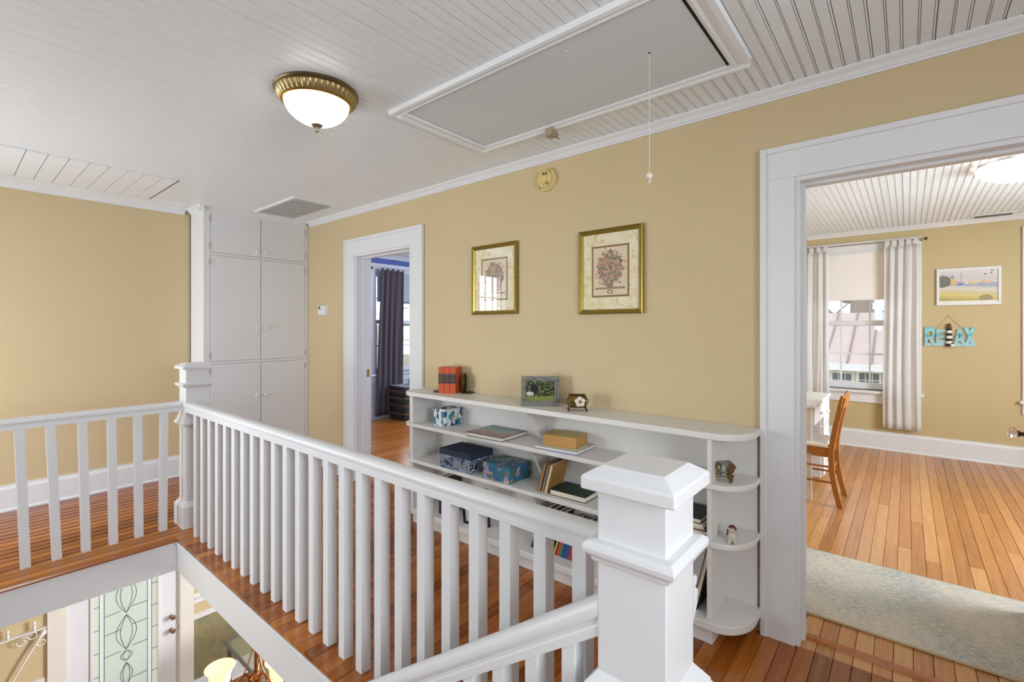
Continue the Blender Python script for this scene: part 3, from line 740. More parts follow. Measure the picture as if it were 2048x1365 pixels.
MB().lathe((LP.x, LP.y, ZC - .143), [(.024, 0), (.025, -.007), (.019, -.013), (.009, -.017), (.007, -.024), (.0085, -.029), (.007, -.036), (.001, -.040)], 20).build('finial', plain('brushed_finial', '9A947E', .35, .8), t, smooth=True)
# return air grille
VX0, VX1, VY0, VY1 = 1.815, 2.195, 3.80, 4.555
t = thing('air_return_grille', ((VX0 + VX1) / 2, (VY0 + VY1) / 2, ZC - .012), 'rectangular white ceiling air return grille above the linen cabinet', 'vent')
m = MB(); e = .028
m.box(VX0, VX1, VY0, VY0 + e, ZC - .009, ZC + .003).box(VX0, VX1, VY1 - e, VY1, ZC - .009, ZC + .003).box(VX0, VX0 + e, VY0 + e, VY1 - e, ZC - .009, ZC + .003).box(VX1 - e, VX1, VY0 + e, VY1 - e, ZC - .009, ZC + .003)
m.build('grille_frame', M['ceiling'], t, .002)
bx('grille_backing', plain('duct_dark', '5A5A5C', .7), t, VX0 + e, VX1 - e, VY0 + e, VY1 - e, ZC - .0015, ZC - .0005)
gm = plain('grille_grey_paint', 'B8B8BA', .4)
nsl = 22; fs = None
for k in range(nsl):
    y = VY0 + e + .012 + (VY1 - VY0 - 2 * e - .02) * k / (nsl - 1)
    if fs is None:
        y00 = y; fs = MB().add([(VX0 + e, y - .010, ZC - .002), (VX1 - e, y - .010, ZC - .002), (VX1 - e, y + .010, ZC - .010), (VX0 + e, y + .010, ZC - .010), (VX0 + e, y - .009, ZC - .001), (VX1 - e, y - .009, ZC - .001), (VX1 - e, y + .011, ZC - .009), (VX0 + e, y + .011, ZC - .009)], [(0, 1, 2, 3), (7, 6, 5, 4), (0, 4, 5, 1), (1, 5, 6, 2), (2, 6, 7, 3), (3, 7, 4, 0)]).build('slat', gm, t)
    else: dup_part(fs, t, (0, y - y00, 0))
for k in range(1, 6):
    y = VY0 + (VY1 - VY0) * k / 6; bx('cross_bar', gm, t, VX0 + e, VX1 - e, y - .004, y + .004, ZC - .012, ZC - .003)
# old opening patched with boards running the other way
PX = [on('z', ZC, px_, py_).x for px_, py_ in ((28, 350), (67, 356.5), (104.5, 363), (141, 369), (175, 375), (208, 381), (240, 385.5), (273, 391), (299, 396))]
stp = .106; xs_ = sorted(PX); xs_ = [xs_[0] - stp * k for k in range(8, 0, -1)] + xs_
t = thing('ceiling_patch', (.4, 4.38, ZC - .006), 'ceiling patch of short crosswise white boards beside left wall', 'ceiling panel')
for a, bq in zip(xs_[:-1], xs_[1:]):
    bx('board', M['ceiling'], t, a + .0018, bq - .0018, 4.02, 4.772, ZC - .007, ZC - .001)
bx('gap_shadow', M['black'], t, xs_[0], xs_[-1] + .009, 4.024, 4.784, ZC - .0030, ZC - .0022)

# ================================================================== things on the right wall
def picture(y0, y1, z0, z1, label, seed):
    t = thing('framed_print', (XA, (y0 + y1) / 2, z0), label, 'picture', 'gold framed flower prints')
    w_ = .026; x1 = XA - .001
    def strip(axis, a, bq, edge, sg):
        # sloped moulding: out from wall .022 at the outside, dropping inwards
        p = [(0, 0), (0, .020), (.006, .024), (.013, .019), (.018, .021), (w_, .011), (w_, 0)]
        m = MB()
        if axis == 'y':
            n = len(p); v = []
            for yy, s_ in ((y0, 1), (y1, -1)): v += [(x1 - q[1], yy + s_ * q[0], edge + sg * q[0]) for q in p]
        else:
            n = len(p); v = []
            for zz, s_ in ((z0, 1), (z1, -1)): v += [(x1 - q[1], edge + sg * q[0], zz + s_ * q[0]) for q in p]
        f = [(k, (k + 1) % n, n + (k + 1) % n, n + k) for k in range(n)]
        return m.add(v, f).build('frame_side', M['gold'], t)
    strip('y', y0, y1, z0, 1); strip('y', y0, y1, z1, -1); strip('z', z0, z1, y0, 1); strip('z', z0, z1, y1, -1)
    def face(name, mat, a, bq, c, d_, x):
        MB().quad([(x, bq, c), (x, a, c), (x, a, d_), (x, bq, d_)]).build(name, mat, t)
    face('mat_board', M['matboard'], y0 + w_, y1 - w_, z0 + w_, z1 - w_, x1 - .008)
    iy, iz = (y1 - y0) * .235, (z1 - z0) * .22
    face('inner_mat', M['innermat'], y0 + iy - .011, y1 - iy + .011, z0 + iz - .011, z1 - iz + .011, x1 - .0083)
    face('print', flower_print('flower_print_%d' % seed, seed), y0 + iy, y1 - iy, z0 + iz, z1 - iz, x1 - .0086)
    bx('glass', M['picglass'], t, x1 - .0112, x1 - .0102, y0 + w_, y1 - w_, z0 + w_, z1 - w_)
m, nt, b = newmat('cream_patterned_mat'); g = N(nt); co = g.co()
n1 = g.noise(co, 28, 4, .6, 1.0)
g.l(g.ramp(n1.outputs[0], [(.42, lin('F0E6C8')), (.56, lin('E8DAB0')), (.66, lin('D8C48A'))]), b.inputs['Base Color']); b.inputs['Roughness'].default_value = .8
M['matboard'] = m; M['innermat'] = plain('dark_gold_mat', '8A6E3C', .6)
def flower_print(name, seed):
    m, nt, b = newmat(name); g = N(nt); uv = g.co('UV'); u, v_, _ = g.sep(uv)
    sh = g.map(uv, (1, 1.5, 1), (seed * 3.1, seed * 1.7, 0))
    v1 = g.vor(sh, 13); v2 = g.vor(sh, 30); nz = g.noise(sh, 9, 4, .6); n2 = g.noise(sh, 30, 3)
    du = g.math('MULTIPLY', g.math('SUBTRACT', u, .5), 2.35); dv = g.math('MULTIPLY', g.math('SUBTRACT', v_, .56), 2.5)
    rr = g.math('SQRT', g.math('ADD', g.math('POWER', du, 2), g.math('POWER', dv, 2)))
    rr = g.math('ADD', rr, g.math('MULTIPLY', g.math('SUBTRACT', nz.outputs[0], .5), 1.5))
    mask = g.math('LESS_THAN', rr, .92)
    petals = g.ramp(v1.outputs['Color'], [(.0, lin('5E4A38')), (.2, lin('A8524E')), (.36, lin('6E6634')), (.5, lin('C08A7A')), (.58, lin('3E4A3C')), (.74, lin('B88438')), (.86, lin('4A4650'))], 'CONSTANT')
    holes = g.math('GREATER_THAN', g.math('ADD', v2.outputs['Distance'], g.math('MULTIPLY', n2.outputs[0], .4)), .62)
    paper_ = lin('E2CDB2')
    c = g.mix(g.math('MULTIPLY', mask, g.math('SUBTRACT', 1.0, g.math('MULTIPLY', holes, .45))), paper_, petals)
    line = g.math('LESS_THAN', g.math('ABSOLUTE', g.math('SUBTRACT', v1.outputs['Distance'], .32)), .05)
    c = g.mix(g.math('MULTIPLY', g.math('MULTIPLY', line, mask), .7), c, lin('3A3430'))
    shelf = g.math('MULTIPLY', g.math('LESS_THAN', g.math('ABSOLUTE', g.math('SUBTRACT', v_, .145)), .022), g.math('LESS_THAN', g.math('ABSOLUTE', g.math('SUBTRACT', u, .5)), .44))
    c = g.mix(g.math('MULTIPLY', shelf, .75), c, lin('7A5A48'))
    def ell(cu, cv, a, bq): return g.math('ADD', g.math('POWER', g.math('DIVIDE', g.math('SUBTRACT', u, cu), a), 2), g.math('POWER', g.math('DIVIDE', g.math('SUBTRACT', v_, cv), bq), 2))
    c = g.mix(g.math('LESS_THAN', ell(.5, .19, .09, .06), 1.0), c, lin('8E7E5A'))
    e1 = ell(.5, .07, .085, .04); c = g.mix(g.math('MULTIPLY', g.math('LESS_THAN', e1, 1.0), g.math('GREATER_THAN', e1, .4)), c, lin('5A4A40'))
    g.l(c, b.inputs['Base Color']); b.inputs['Roughness'].default_value = .6; return m
picture(1.069, 1.462, 1.457, 1.932, 'gold framed flower print nearer the study door with reddish bouquet', 1)
picture(1.925, 2.328, 1.470, 1.940, 'gold framed flower print nearer the bedroom door with window reflection in its glass', 2)
# smoke alarm
am = plain('yellowed_plastic', 'E2CB8A', .4)
sc = Vector((XA, 1.697, 2.284)); SR = .070
t = thing('smoke_alarm', (XA, sc.y, sc.z - SR), 'round yellowed smoke alarm high on the tan wall', 'smoke alarm')
MB().lathe((XA, sc.y, sc.z), [(SR, 0), (SR, -.016), (SR * .96, -.026), (SR * .86, -.030), (SR * .84, -.024), (SR * .80, -.024), (SR * .78, -.034), (SR * .74, -.037), (SR * .70, -.036), (SR * .68, -.031), (.004, -.031)], 40, 'x').build('housing', am, t, smooth=True)
MB().lathe((XA, sc.y, sc.z), [(SR * .22, -.031), (SR * .22, -.038), (.002, -.039)], 24, 'x').build('centre_boss', am, t, smooth=True)
for k in range(8):
    a = 2 * PI * k / 8 + .2; m = MB().box(XA - .0355, XA - .030, -.0016, .0016, SR * .2, SR * .69)
    m.xf(Matrix.Translation((0, sc.y, sc.z)) @ Matrix.Rotation(a, 4, 'X')); m.build('rib', am, t)
dk = plain('alarm_slot', '4A3C1C', .7)
for a in (.55, 1.9, 2.6, 3.9, 5.2):
    m = MB().box(XA - .0265, XA - .0235, -.013, .013, SR * .805, SR * .845); m.xf(Matrix.Translation((0, sc.y, sc.z)) @ Matrix.Rotation(a, 4, 'X')); m.build('slot', dk, t)
for a in (.1, 2.75):
    m = MB().box(XA - .0325, XA - .0308, -.016, .016, SR * .36, SR * .60); m.xf(Matrix.Translation((0, sc.y, sc.z)) @ Matrix.Rotation(a, 4, 'X')); m.build('mesh_grille', plain('grille_brown', '6A5630', .8), t)
MB().lathe((XA, sc.y - .008, sc.z - .036), [(.008, -.031), (.008, -.034), (.001, -.035)], 14, 'x').build('test_button', am, t)
# thermostat
a0 = on('x', XA - .025, 636, 612); a1 = on('x', XA - .025, 649, 630)
t = thing('thermostat', (XA, (a0.y + a1.y) / 2, a1.z), 'small white thermostat on tan wall between cabinet and bedroom door', 'thermostat')
bx('wall_plate', M['white'], t, XA - .006, XA, a1.y - .010, a0.y + .004, a1.z - .003, a0.z + .003, bevel=.002)
bx('housing', M['white'], t, XA - .026, XA - .006, a1.y, a0.y, a1.z, a0.z, bevel=.005)
bx('display', plain('lcd', '2E343A', .2), t, XA - .0268, XA - .026, a0.y - .042, a0.y - .016, a1.z + .055, a1.z + .085)
for q in (.05, .085): bx('button', plain('button_grey', '9A9A9A', .5), t, XA - .028, XA - .026, a0.y - .075, a0.y - .065, a1.z + q, a1.z + q + .012)

# ================================================================== bookcase
WS = M['white_warm']
BX0, BX1 = 2.132, XA - .012; UY0, UY1 = .652, .672; LY0, LY1 = 2.690, 2.712
t = thing('bookcase', (2.25, 1.7, 0), 'long low white painted bookcase with rounded corner shelves along tan wall', 'bookcase')
def shelf_poly(xf, ye_r, ye_l, rl=True):
    """plan of a shelf: straight front, rounded right end to the wall, small round left end"""
    p = [(XA - .001, UY0 - .145)]
    p += [(XA - .04, UY0 - .145)]
    n = 14; R1 = .135; cx, cy = xf + R1 * 1.25, UY0 - .145 + R1
    for k in range(n + 1):
        a = -PI / 2 - (PI / 2) * k / n; p.append((cx + R1 * 1.25 * math.cos(a), cy + R1 * math.sin(a)))
    R2 = .11; cx, cy = xf + R2, LY1 + .105 - R2
    for k in range(n + 1):
        a = PI - (PI / 2) * k / n; p.append((cx + R2 * math.cos(a), cy + R2 * math.sin(a)))
    p += [(XA - .0285, LY1 + .105), (XA - .0285, 2.850), (XA - .001, 2.850)]
    return p
SH = [(.925, .029, 2.118), (.705, .024, 2.118), (.455, .024, 2.118), (.115, .036, 2.105)]
for z, th, xf in SH:
    MB().extrude(shelf_poly(xf, 0, 0), 'z', z - th, z).build('shelf', WS, t, .004)
for (za, zb2) in ((.115, .431), (.455, .681), (.705, .896)):
    bx('upright', WS, t, BX0, BX1, UY0, UY1, za, zb2, bevel=.002)
    bx('upright', WS, t, BX0, BX1, LY0, LY1, za, zb2, bevel=.002)
    bx('back_panel', WS, t, BX1, XA - .001, UY0 - .13, LY1 + .06, za, zb2)
bx('plinth', WS, t, 2.144, 2.164, .652, 2.70, 0, .079, bevel=.002)
bx('plinth_side', WS, t, 2.164, XA - .001, .652, .672, 0, .079)
bx('plinth_side', WS, t, 2.164, XA - .001, 2.68, 2.70, 0, .079)
def bracket(y, zt, d=.19, h_=.13):
    n = 12; xb = BX1; p = [(xb, zt), (xb - d, zt)]
    for k in range(n + 1):
        s_ = k / n; p.append((xb - d + d * .94 * s_, zt - .014 - h_ * (s_ - .13 * math.sin(2 * PI * s_))))
    p.append((xb, zt - h_ - .014))
    MB().extrude(p, 'y', y - .010, y + .010).build('bracket', WS, t, .002)
yb_ = 1.70
for zt, hb_ in ((.896, .165), (.681, .195), (.431, .25)): bracket(yb_ - (.0 if zt > .8 else .02), zt, .21, hb_)

# ------------------------------------------------------------------ books and objects
def box_local(sx, sy, sz): return MB().box(-sx / 2, sx / 2, -sy / 2, sy / 2, 0, sz)
def book(name, label, w_, d_, th, cover, Mx, group=None, pages=None, spine=-1, extra=None):
    """flat book: cover w_(x) by d_(y), thickness th(z), spine on x side 'spine' (-1/1) or y side (2/-2)"""
    loc = Mx @ Vector((0, 0, 0)); t = thing(name, loc, label, 'book', group)
    c = .003; ov = .003
    MB().box(-w_ / 2, w_ / 2, -d_ / 2, d_ / 2, 0, c).xf(Mx).build('back_cover', cover, t)
    MB().box(-w_ / 2, w_ / 2, -d_ / 2, d_ / 2, th - c, th).xf(Mx).build('front_cover', cover, t)
    a = [-w_ / 2 + ov, w_ / 2 - ov, -d_ / 2 + ov, d_ / 2 - ov]
    if spine == -1: a[0] = -w_ / 2 + c; sp = (-w_ / 2, -w_ / 2 + c, -d_ / 2, d_ / 2)
    elif spine == 1: a[1] = w_ / 2 - c; sp = (w_ / 2 - c, w_ / 2, -d_ / 2, d_ / 2)
    elif spine == 2: a[3] = d_ / 2 - c; sp = (-w_ / 2, w_ / 2, d_ / 2 - c, d_ / 2)
    else: a[2] = -d_ / 2 + c; sp = (-w_ / 2, w_ / 2, -d_ / 2, -d_ / 2 + c)
    MB().box(*sp, c, th - c).xf(Mx).build('spine', cover, t)
    MB().box(*a, c, th - c).xf(Mx).build('pages', pages or M['paper'], t)
    if extra: extra(t, Mx, w_, d_, th)
    return t
T = Matrix.Translation; Rx = lambda a: Matrix.Rotation(a, 4, 'X'); Ry = lambda a: Matrix.Rotation(a, 4, 'Y'); Rz = lambda a: Matrix.Rotation(a, 4, 'Z')
ZT, Z2, Z3, Z4 = .925, .705, .455, .115
# three red volumes, spines to the hall
red = paint('red_cloth', 'C4562E', .7, .3, 250, .08); lblm = plain('black_label', '1A1820', .5); goldl = plain('gold_lettering', '9A8A5A', .4, .5)
def redextra(t, Mx, w_, d_, th):
    MB().box(-w_ / 2 - .0006, -w_ / 2 - .0001, -.022, .045, .001, th - .001).xf(Mx).build('title_label', lblm, t)
    m = MB()
    for k, (q, ln) in enumerate(((.037, .6), (.028, .4), (.019, .7), (.006, .55), (-.004, .7), (-.014, .45))):
        m.box(-w_ / 2 - .0010, -w_ / 2 - .0007, q, q + .0018, th / 2 - th * ln / 2, th / 2 + th * ln / 2)
    m.xf(Mx).build('lettering', goldl, t)
th_ = .041
for k, nm in enumerate(('left', 'middle', 'right')):
    yk = 2.491 - k * .0425
    # upright: local x -> world x, local y -> world z, local z -> world -y
    sx_, sy_ = 2.2135 + .404 * .0437 * k, 2.510 - .915 * .0437 * k
    Mx = T((sx_ + .915 * .056, sy_ + .404 * .056, ZT + .0905)) @ Rz(.415) @ Rx(PI / 2)
    book('red_book', '%s of three upright red books with black spine labels on bookcase top' % {'left': 'leftmost', 'middle': 'middle', 'right': 'rightmost'}[nm],   .112, .181, th_, red, Mx, 'three red books on the bookcase', extra=redextra)
bem = plain('bookend_bronze', '4E4424', .35, .7)
def bookend(c, a, label, tw=0):
    t = thing('bookend', (c[0], c[1], ZT), label, 'bookend', 'pair of bronze bookends')
    Mx = T((c[0], c[1], ZT)) @ Rz(a)
    MB().lathe((0, 0, 0), [(.052, .0), (.052, .006), (.046, .010), (.004, .011)], 28).xf(Mx @ Matrix.Diagonal((1, .85, 1, 1))).build('base', bem, t, smooth=True)
    pts = [(.044 * math.cos(2 * PI * k / 28), .073 + .063 * math.sin(2 * PI * k / 28)) for k in range(28)]
    Mx = Mx @ T((0, .024, 0)) @ Rz(tw)
    MB().extrude(pts, 'y', -.006, .006).xf(Mx).build('oval_plaque', bem, t, .002)
    MB().tube([(q[0] * 1.0, -.007, q[1]) for q in pts + pts[:1]], .005, 6).xf(Mx).build('rim', M['bronze'], t, smooth=True)
    MB().sphere((0, -.006, .075), .020, 12, 8, 1.5).xf(Mx @ Matrix.Diagonal((1, .6, 1, 1))).build('relief', M['bronze'], t, smooth=True)
    MB().lathe((0, 0, 0), [(.012, .009), (.008, .02)], 12).xf(Mx).build('foot', bem, t)
bookend((2.3415, 2.3545), .415, 'bronze oval bookend at the right of the red books', .22)
bookend((2.268, 2.560), PI + .415, 'bronze bookend mostly hidden at the left of the red books')
# photo frame
def green_photo():
    m, nt, b = newmat('garden_photo'); g = N(nt); uv = g.co('UV'); u, v_, _ = g.sep(uv)
    v1 = g.vor(g.map(uv, (1.2, 1, 1)), 17); n1 = g.noise(uv, 8, 5, .7); n2 = g.noise(uv, 40, 3)
    c = g.ramp(v1.outputs['Color'], [(.0, lin('1E2418')), (.3, lin('46582C')), (.55, lin('6E7C4A')), (.8, lin('2A3420')), (.93, lin('C8CCB8'))], 'CONSTANT')
    c = g.mix(g.math('MULTIPLY', g.math('LESS_THAN', n1.outputs[0], .45), .85), c, lin('1A1C20'))
    gr = g.math('LESS_THAN', g.math('ADD', v_, g.math('MULTIPLY', g.math('SUBTRACT', n1.outputs[0], .5), .25)), .24)
    c = g.mix(gr, c, g.mix(n2.outputs[0], lin('4A5E28'), lin('9AA05A')))
    def blob(cu, cv, a, bq): return g.math('LESS_THAN', g.math('ADD', g.math('POWER', g.math('DIVIDE', g.math('SUBTRACT', u, cu), a), 2), g.math('POWER', g.math('DIVIDE', g.math('SUBTRACT', v_, cv), bq), 2)), 1.0)
    c = g.mix(blob(.30, .58, .14, .24), c, lin('1C1A26')); c = g.mix(blob(.12, .36, .10, .10), c, lin('D8D0C8')); c = g.mix(blob(.21, .35, .07, .09), c, lin('C8C0C0'))
    g.l(c, b.inputs['Base Color']); b.inputs['Roughness'].default_value = .25; return m
pm, nt, b = newmat('weathered_grey_frame'); g = N(nt); co = g.co(); n1 = g.noise(g.map(co, (3, 3, 12)), 14, 4)
g.l(g.ramp(n1.outputs[0], [(.35, lin('5A5A58')), (.55, lin('86847C')), (.68, lin('8E8456'))]), b.inputs['Base Color']); b.inputs['Roughness'].default_value = .6
pa, pb = Vector((2.170, 1.739, 0)), Vector((2.291, 1.549, 0))
fw_ = (pb - pa).length; ang = math.atan2(pb.y - pa.y, pb.x - pa.x)
Mx = T((pa.x, pa.y, ZT)) @ Rz(ang) @ Rx(-.16)
t = thing('photo_frame', ((pa.x + pb.x) / 2, (pa.y + pb.y) / 2, ZT), 'weathered grey photo frame with garden picture on bookcase top', 'photo frame')
fh = .172; fr = .030
for nm, bb in (('bottom', (0, fw_, -.008, .010, 0, fr)), ('top', (0, fw_, -.008, .010, fh - fr, fh)), ('l', (0, fr, -.008, .010, fr, fh - fr)), ('r', (fw_ - fr, fw_, -.008, .010, fr, fh - fr))):
    MB().box(*bb).xf(Mx).build('frame_side', pm, t, .004)
m = MB(); q = .018
for bb in ((q, fw_ - q, -.013, -.006, q, q + .006), (q, fw_ - q, -.013, -.006, fh - q - .006, fh - q), (q, q + .006, -.013, -.006, q, fh - q), (fw_ - q - .006, fw_ - q, -.013, -.006, q, fh - q)): m.box(*bb)
m.xf(Mx).build('raised_bead', pm, t, .002)
MB().quad([(fr - .002, -.003, fr - .002), (fw_ - fr + .002, -.003, fr - .002), (fw_ - fr + .002, -.003, fh - fr + .002), (fr - .002, -.003, fh - fr + .002)]).xf(Mx).build('photo', green_photo(), t)
MB().box(.005, fw_ - .005, .010, .013, .005, fh - .005).xf(Mx).build('backing', M['darkmetal'], t)
MB().extrude([(.012, .0), (.010, fh * .7), (.06, -.012)], 'x', fw_ * .42, fw_ * .58).xf(Mx).build('easel_leg', M['darkmetal'], t)
# glass trinket box with flower
t = thing('trinket_box', (2.245, 1.395, ZT), 'small amber glass trinket box with metal flower on bookcase top', 'trinket box')
Mx = T((2.245, 1.400, ZT)) @ Rz(-.95)
amb = plain('amber_glass', 'B07A2A', .15); amb.node_tree.nodes['Principled BSDF'].inputs['Transmission Weight'].default_value = .5
W2, Dp, Hh = .086, .066, .066
MB().box(-W2 / 2 + .004, W2 / 2 - .004, -Dp / 2 + .004, Dp / 2 - .004, .022, Hh + .014).xf(Mx).build('glass_body', amb, t)
for a in (-1, 1):
    for c_ in (-1, 1):
        MB().tube([(a * (W2 / 2 + .008), c_ * (Dp / 2 + .005), .001), (a * (W2 / 2 + .004), c_ * (Dp / 2 + .002), .010), (a * W2 / 2, c_ * Dp / 2, .022), (a * W2 / 2, c_ * Dp / 2, Hh + .016)], [.006, .0045, .004, .004], 8).xf(Mx).build('corner_foot', bem, t, smooth=True)
m = MB()
for z in (.022, Hh + .016):
    for c_ in (-1, 1): m.tube([(-W2 / 2, c_ * Dp / 2, z), (W2 / 2, c_ * Dp / 2, z)], .0038, 8); m.tube([(c_ * W2 / 2, -Dp / 2, z), (c_ * W2 / 2, Dp / 2, z)], .0038, 8)
m.xf(Mx).build('metal_edging', bem, t, smooth=True)
pet = plain('enamel_petal', 'E4DCCB', .3)
for k in range(5):
    a = 2 * PI * k / 5 + .4; MB().sphere((.012 + .016 * math.cos(a), -Dp / 2 - .006, .052 + .016 * math.sin(a)), .0145, 12, 8, .9).xf(Mx @ T((0, -Dp / 2 - .006, 0)) @ Matrix.Diagonal((1, .35, 1, 1)) @ T((0, Dp / 2 + .006, 0))).build('petal', pet, t, smooth=True)
MB().sphere((.012, -Dp / 2 - .010, .052), .009, 10, 8).xf(Mx).build('flower_centre', plain('flower_orange', 'B4622A', .4), t, smooth=True)
for k in range(3): MB().sphere((-.03 + .008 * k, -Dp / 2 - .004, .038 + .012 * (k % 2)), .008, 8, 6).xf(Mx).build('leaf', plain('gilt_leaf_%d' % k, '7A6A2C', .3, .8), t, smooth=True)
m = MB(); m.tube([(W2 / 2 + .004 + .012 * math.sin(PI * k / 8), 0, .03 + .04 * k / 8) for k in range(9)], .003, 6); m.tube([(-W2 / 2 - .004 - .012 * math.sin(PI * k / 8), 0, .03 + .04 * k / 8) for k in range(9)], .003, 6)
m.xf(Mx).build('side_scroll', bem, t, smooth=True)

# --- patterned storage boxes
def gift_box(name, label, x0, x1, y0, y1, z, hb, hl, matb, matl, plate=False):
    t = thing(name, ((x0 + x1) / 2, (y0 + y1) / 2, z), label, 'box')
    bx('box_body', matb, t, x0 + .003, x1 - .003, y0 + .003, y1 - .003, z, z + hb - .004, bevel=.001)
    bx('lid', matl, t, x0, x1, y0, y1, z + hb - hl, z + hb, bevel=.002)
    return t
def pat_cells(name, cols, scale, ring=None, stretch=(1, 1, 1), line=None):
    m, nt, b = newmat(name); g = N(nt); co = g.map(g.co(), stretch)
    nz = g.noise(co, 12, 2); mixv = g.n('VectorMath', operation='ADD'); g.l(co, mixv.inputs[0])
    sc_ = g.n('VectorMath', operation='SCALE'); g.l(nz.outputs[1], sc_.inputs[0]); sc_.inputs[3].default_value = .03; g.l(sc_.outputs[0], mixv.inputs[1])
    v1 = g.vor(mixv.outputs[0], scale)
    st = [(k / len(cols), lin(c)) for k, c in enumerate(cols)]
    c = g.ramp(v1.outputs['Color'], st, 'CONSTANT')
    if ring:
        d_ = v1.outputs['Distance']; a = g.math('SINE', g.math('MULTIPLY', d_, ring[1])); rm = g.math('MULTIPLY', g.math('GREATER_THAN', a, .1), g.math('LESS_THAN', d_, ring[2]))
        c = g.mix(rm, lin(ring[0]), c)
    if line:
        v2 = g.vor(mixv.outputs[0], scale, 'DISTANCE_TO_EDGE'); c = g.mix(g.math('LESS_THAN', v2.outputs['Distance'], .05), c, lin(line))
    g.l(c, b.inputs['Base Color']); b.inputs['Roughness'].default_value = .5; return m
pb1 = pat_cells('teal_leaf_print', ['E6E4DE', '2E8A94', 'DEE4E2', '1E4A7A', 'E8E6E0', '3A9098', 'E2E6E4', '5A3048', 'A8BEC0'], 42, stretch=(1, 1, .6))
t = gift_box('gift_box', 'white and teal patterned gift box on second shelf', 2.190, 2.350, 2.412, 2.538, Z2, .116, .038, pb1, pb1)
bx('label_holder', plain('pewter', '7A7668', .35, .8), t, 2.255, 2.295, 2.4088, 2.4118, Z2 + .035, Z2 + .062, bevel=.001)
bx('label_card', M['paper'], t, 2.259, 2.291, 2.4080, 2.4089, Z2 + .039, Z2 + .058)
nv = pat_cells('navy_circle_print', ['9FAEC0', 'AEBBCB', '8898B0', 'B8C2CE'], 17, ring=('232C42', 42, .72))
nl = paint('navy_linen', '26364A', .8, .4, 300, .15)
gift_box('storage_box', 'navy linen lidded storage box with pale circle pattern on third shelf', 2.120, 2.330, 2.105, 2.395, Z3, .128, .038, nv, nl)
fp = pat_cells('blue_floral_print', ['2A6484', '2E7090', 'B88A62', '2A6080', '4A7058', '30688A', '9A8A9C', '2E6C88', 'C4A67C', '3A6E62'], 38)
gift_box('storage_box', 'blue floral lidded storage box beside navy box on third shelf', 2.140, 2.342, 1.797, 2.020, Z3, .098, .030, fp, fp)

# --- books on the second shelf
m, nt, b = newmat('sunset_cover'); g = N(nt); u, v_, _ = g.sep(g.co('UV')); nz = g.noise(g.co('UV'), 2, 2)
g.l(g.ramp(g.math('ADD', v_, g.math('MULTIPLY', g.math('SUBTRACT', nz.outputs[0], .5), .5)), [(.0, lin('6E2A2E')), (.30, lin('A0543E')), (.48, lin('6E9070')), (.65, lin('2E6A74')), (.9, lin('303A50'))]), b.inputs['Base Color']); b.inputs['Roughness'].default_value = .25
sunset = m
def artextra(t, Mx, w_, d_, th):
    MB().quad([(-w_ / 2, d_ / 2, th + .0004), (-w_ / 2, -d_ / 2, th + .0004), (w_ / 2, -d_ / 2, th + .0004), (w_ / 2, d_ / 2, th + .0004)]).xf(Mx).build('cover_picture', sunset, t)
    m = MB().box(.03, .034, -d_ / 2 + .03, -d_ / 2 + .08, th + .0005, th + .0008); m.box(.042, .050, -d_ / 2 + .025, -d_ / 2 + .05, th + .0005, th + .0008); m.xf(Mx).build('cover_title', M['paper'], t)
book('art_book', 'large flat art book with red to teal cover on second shelf', .275, .290, .024, plain('maroon_board', '3A2028', .4), T((2.2455, 1.985, Z2)) @ Rz(.04), extra=artextra, spine=1)
t = thing('spiral_notebook', (2.25, 1.48, Z2), 'white spiral notebook lying under the thick yellow book', 'notebook')
Mx = T((2.253, 1.482, Z2)) @ Rz(.06)
MB().box(-.115, .105, -.135, .135, 0, .003).xf(Mx).build('back_cover', plain('blue_board', '4A64A8', .5), t)
MB().box(-.113, .103, -.133, .133, .003, .012).xf(Mx).build('pages', plain('white_pages', 'ECEAE6', .7), t)
MB().box(-.115, .105, -.135, .135, .012, .014).xf(Mx).build('front_cover', paint('cream_notebook_cover', 'E0DCD0', .6, .2, 80, .08), t)
m = MB()
for k in range(18): yk = -.125 + .25 * k / 17; m.tube([(.105 + .009 * math.cos(a), yk, .007 + .009 * math.sin(a)) for a in [2 * PI * i / 10 for i in range(11)]], .0012, 5)
m.xf(Mx).build('spiral_wire', M['darkmetal'], t)
yel = paint('olive_yellow_cover', 'B09A2E', .35, .1, 60, .12); tanp = paint('aged_page_edges', 'C8955A', .85, .6, 260, .12)
book('thick_book', 'thick yellow-olive hardback lying on the spiral notebook', .150, .205, .062, yel, T((2.262, 1.495, Z2 + .014)) @ Rz(.17), pages=tanp, spine=1)
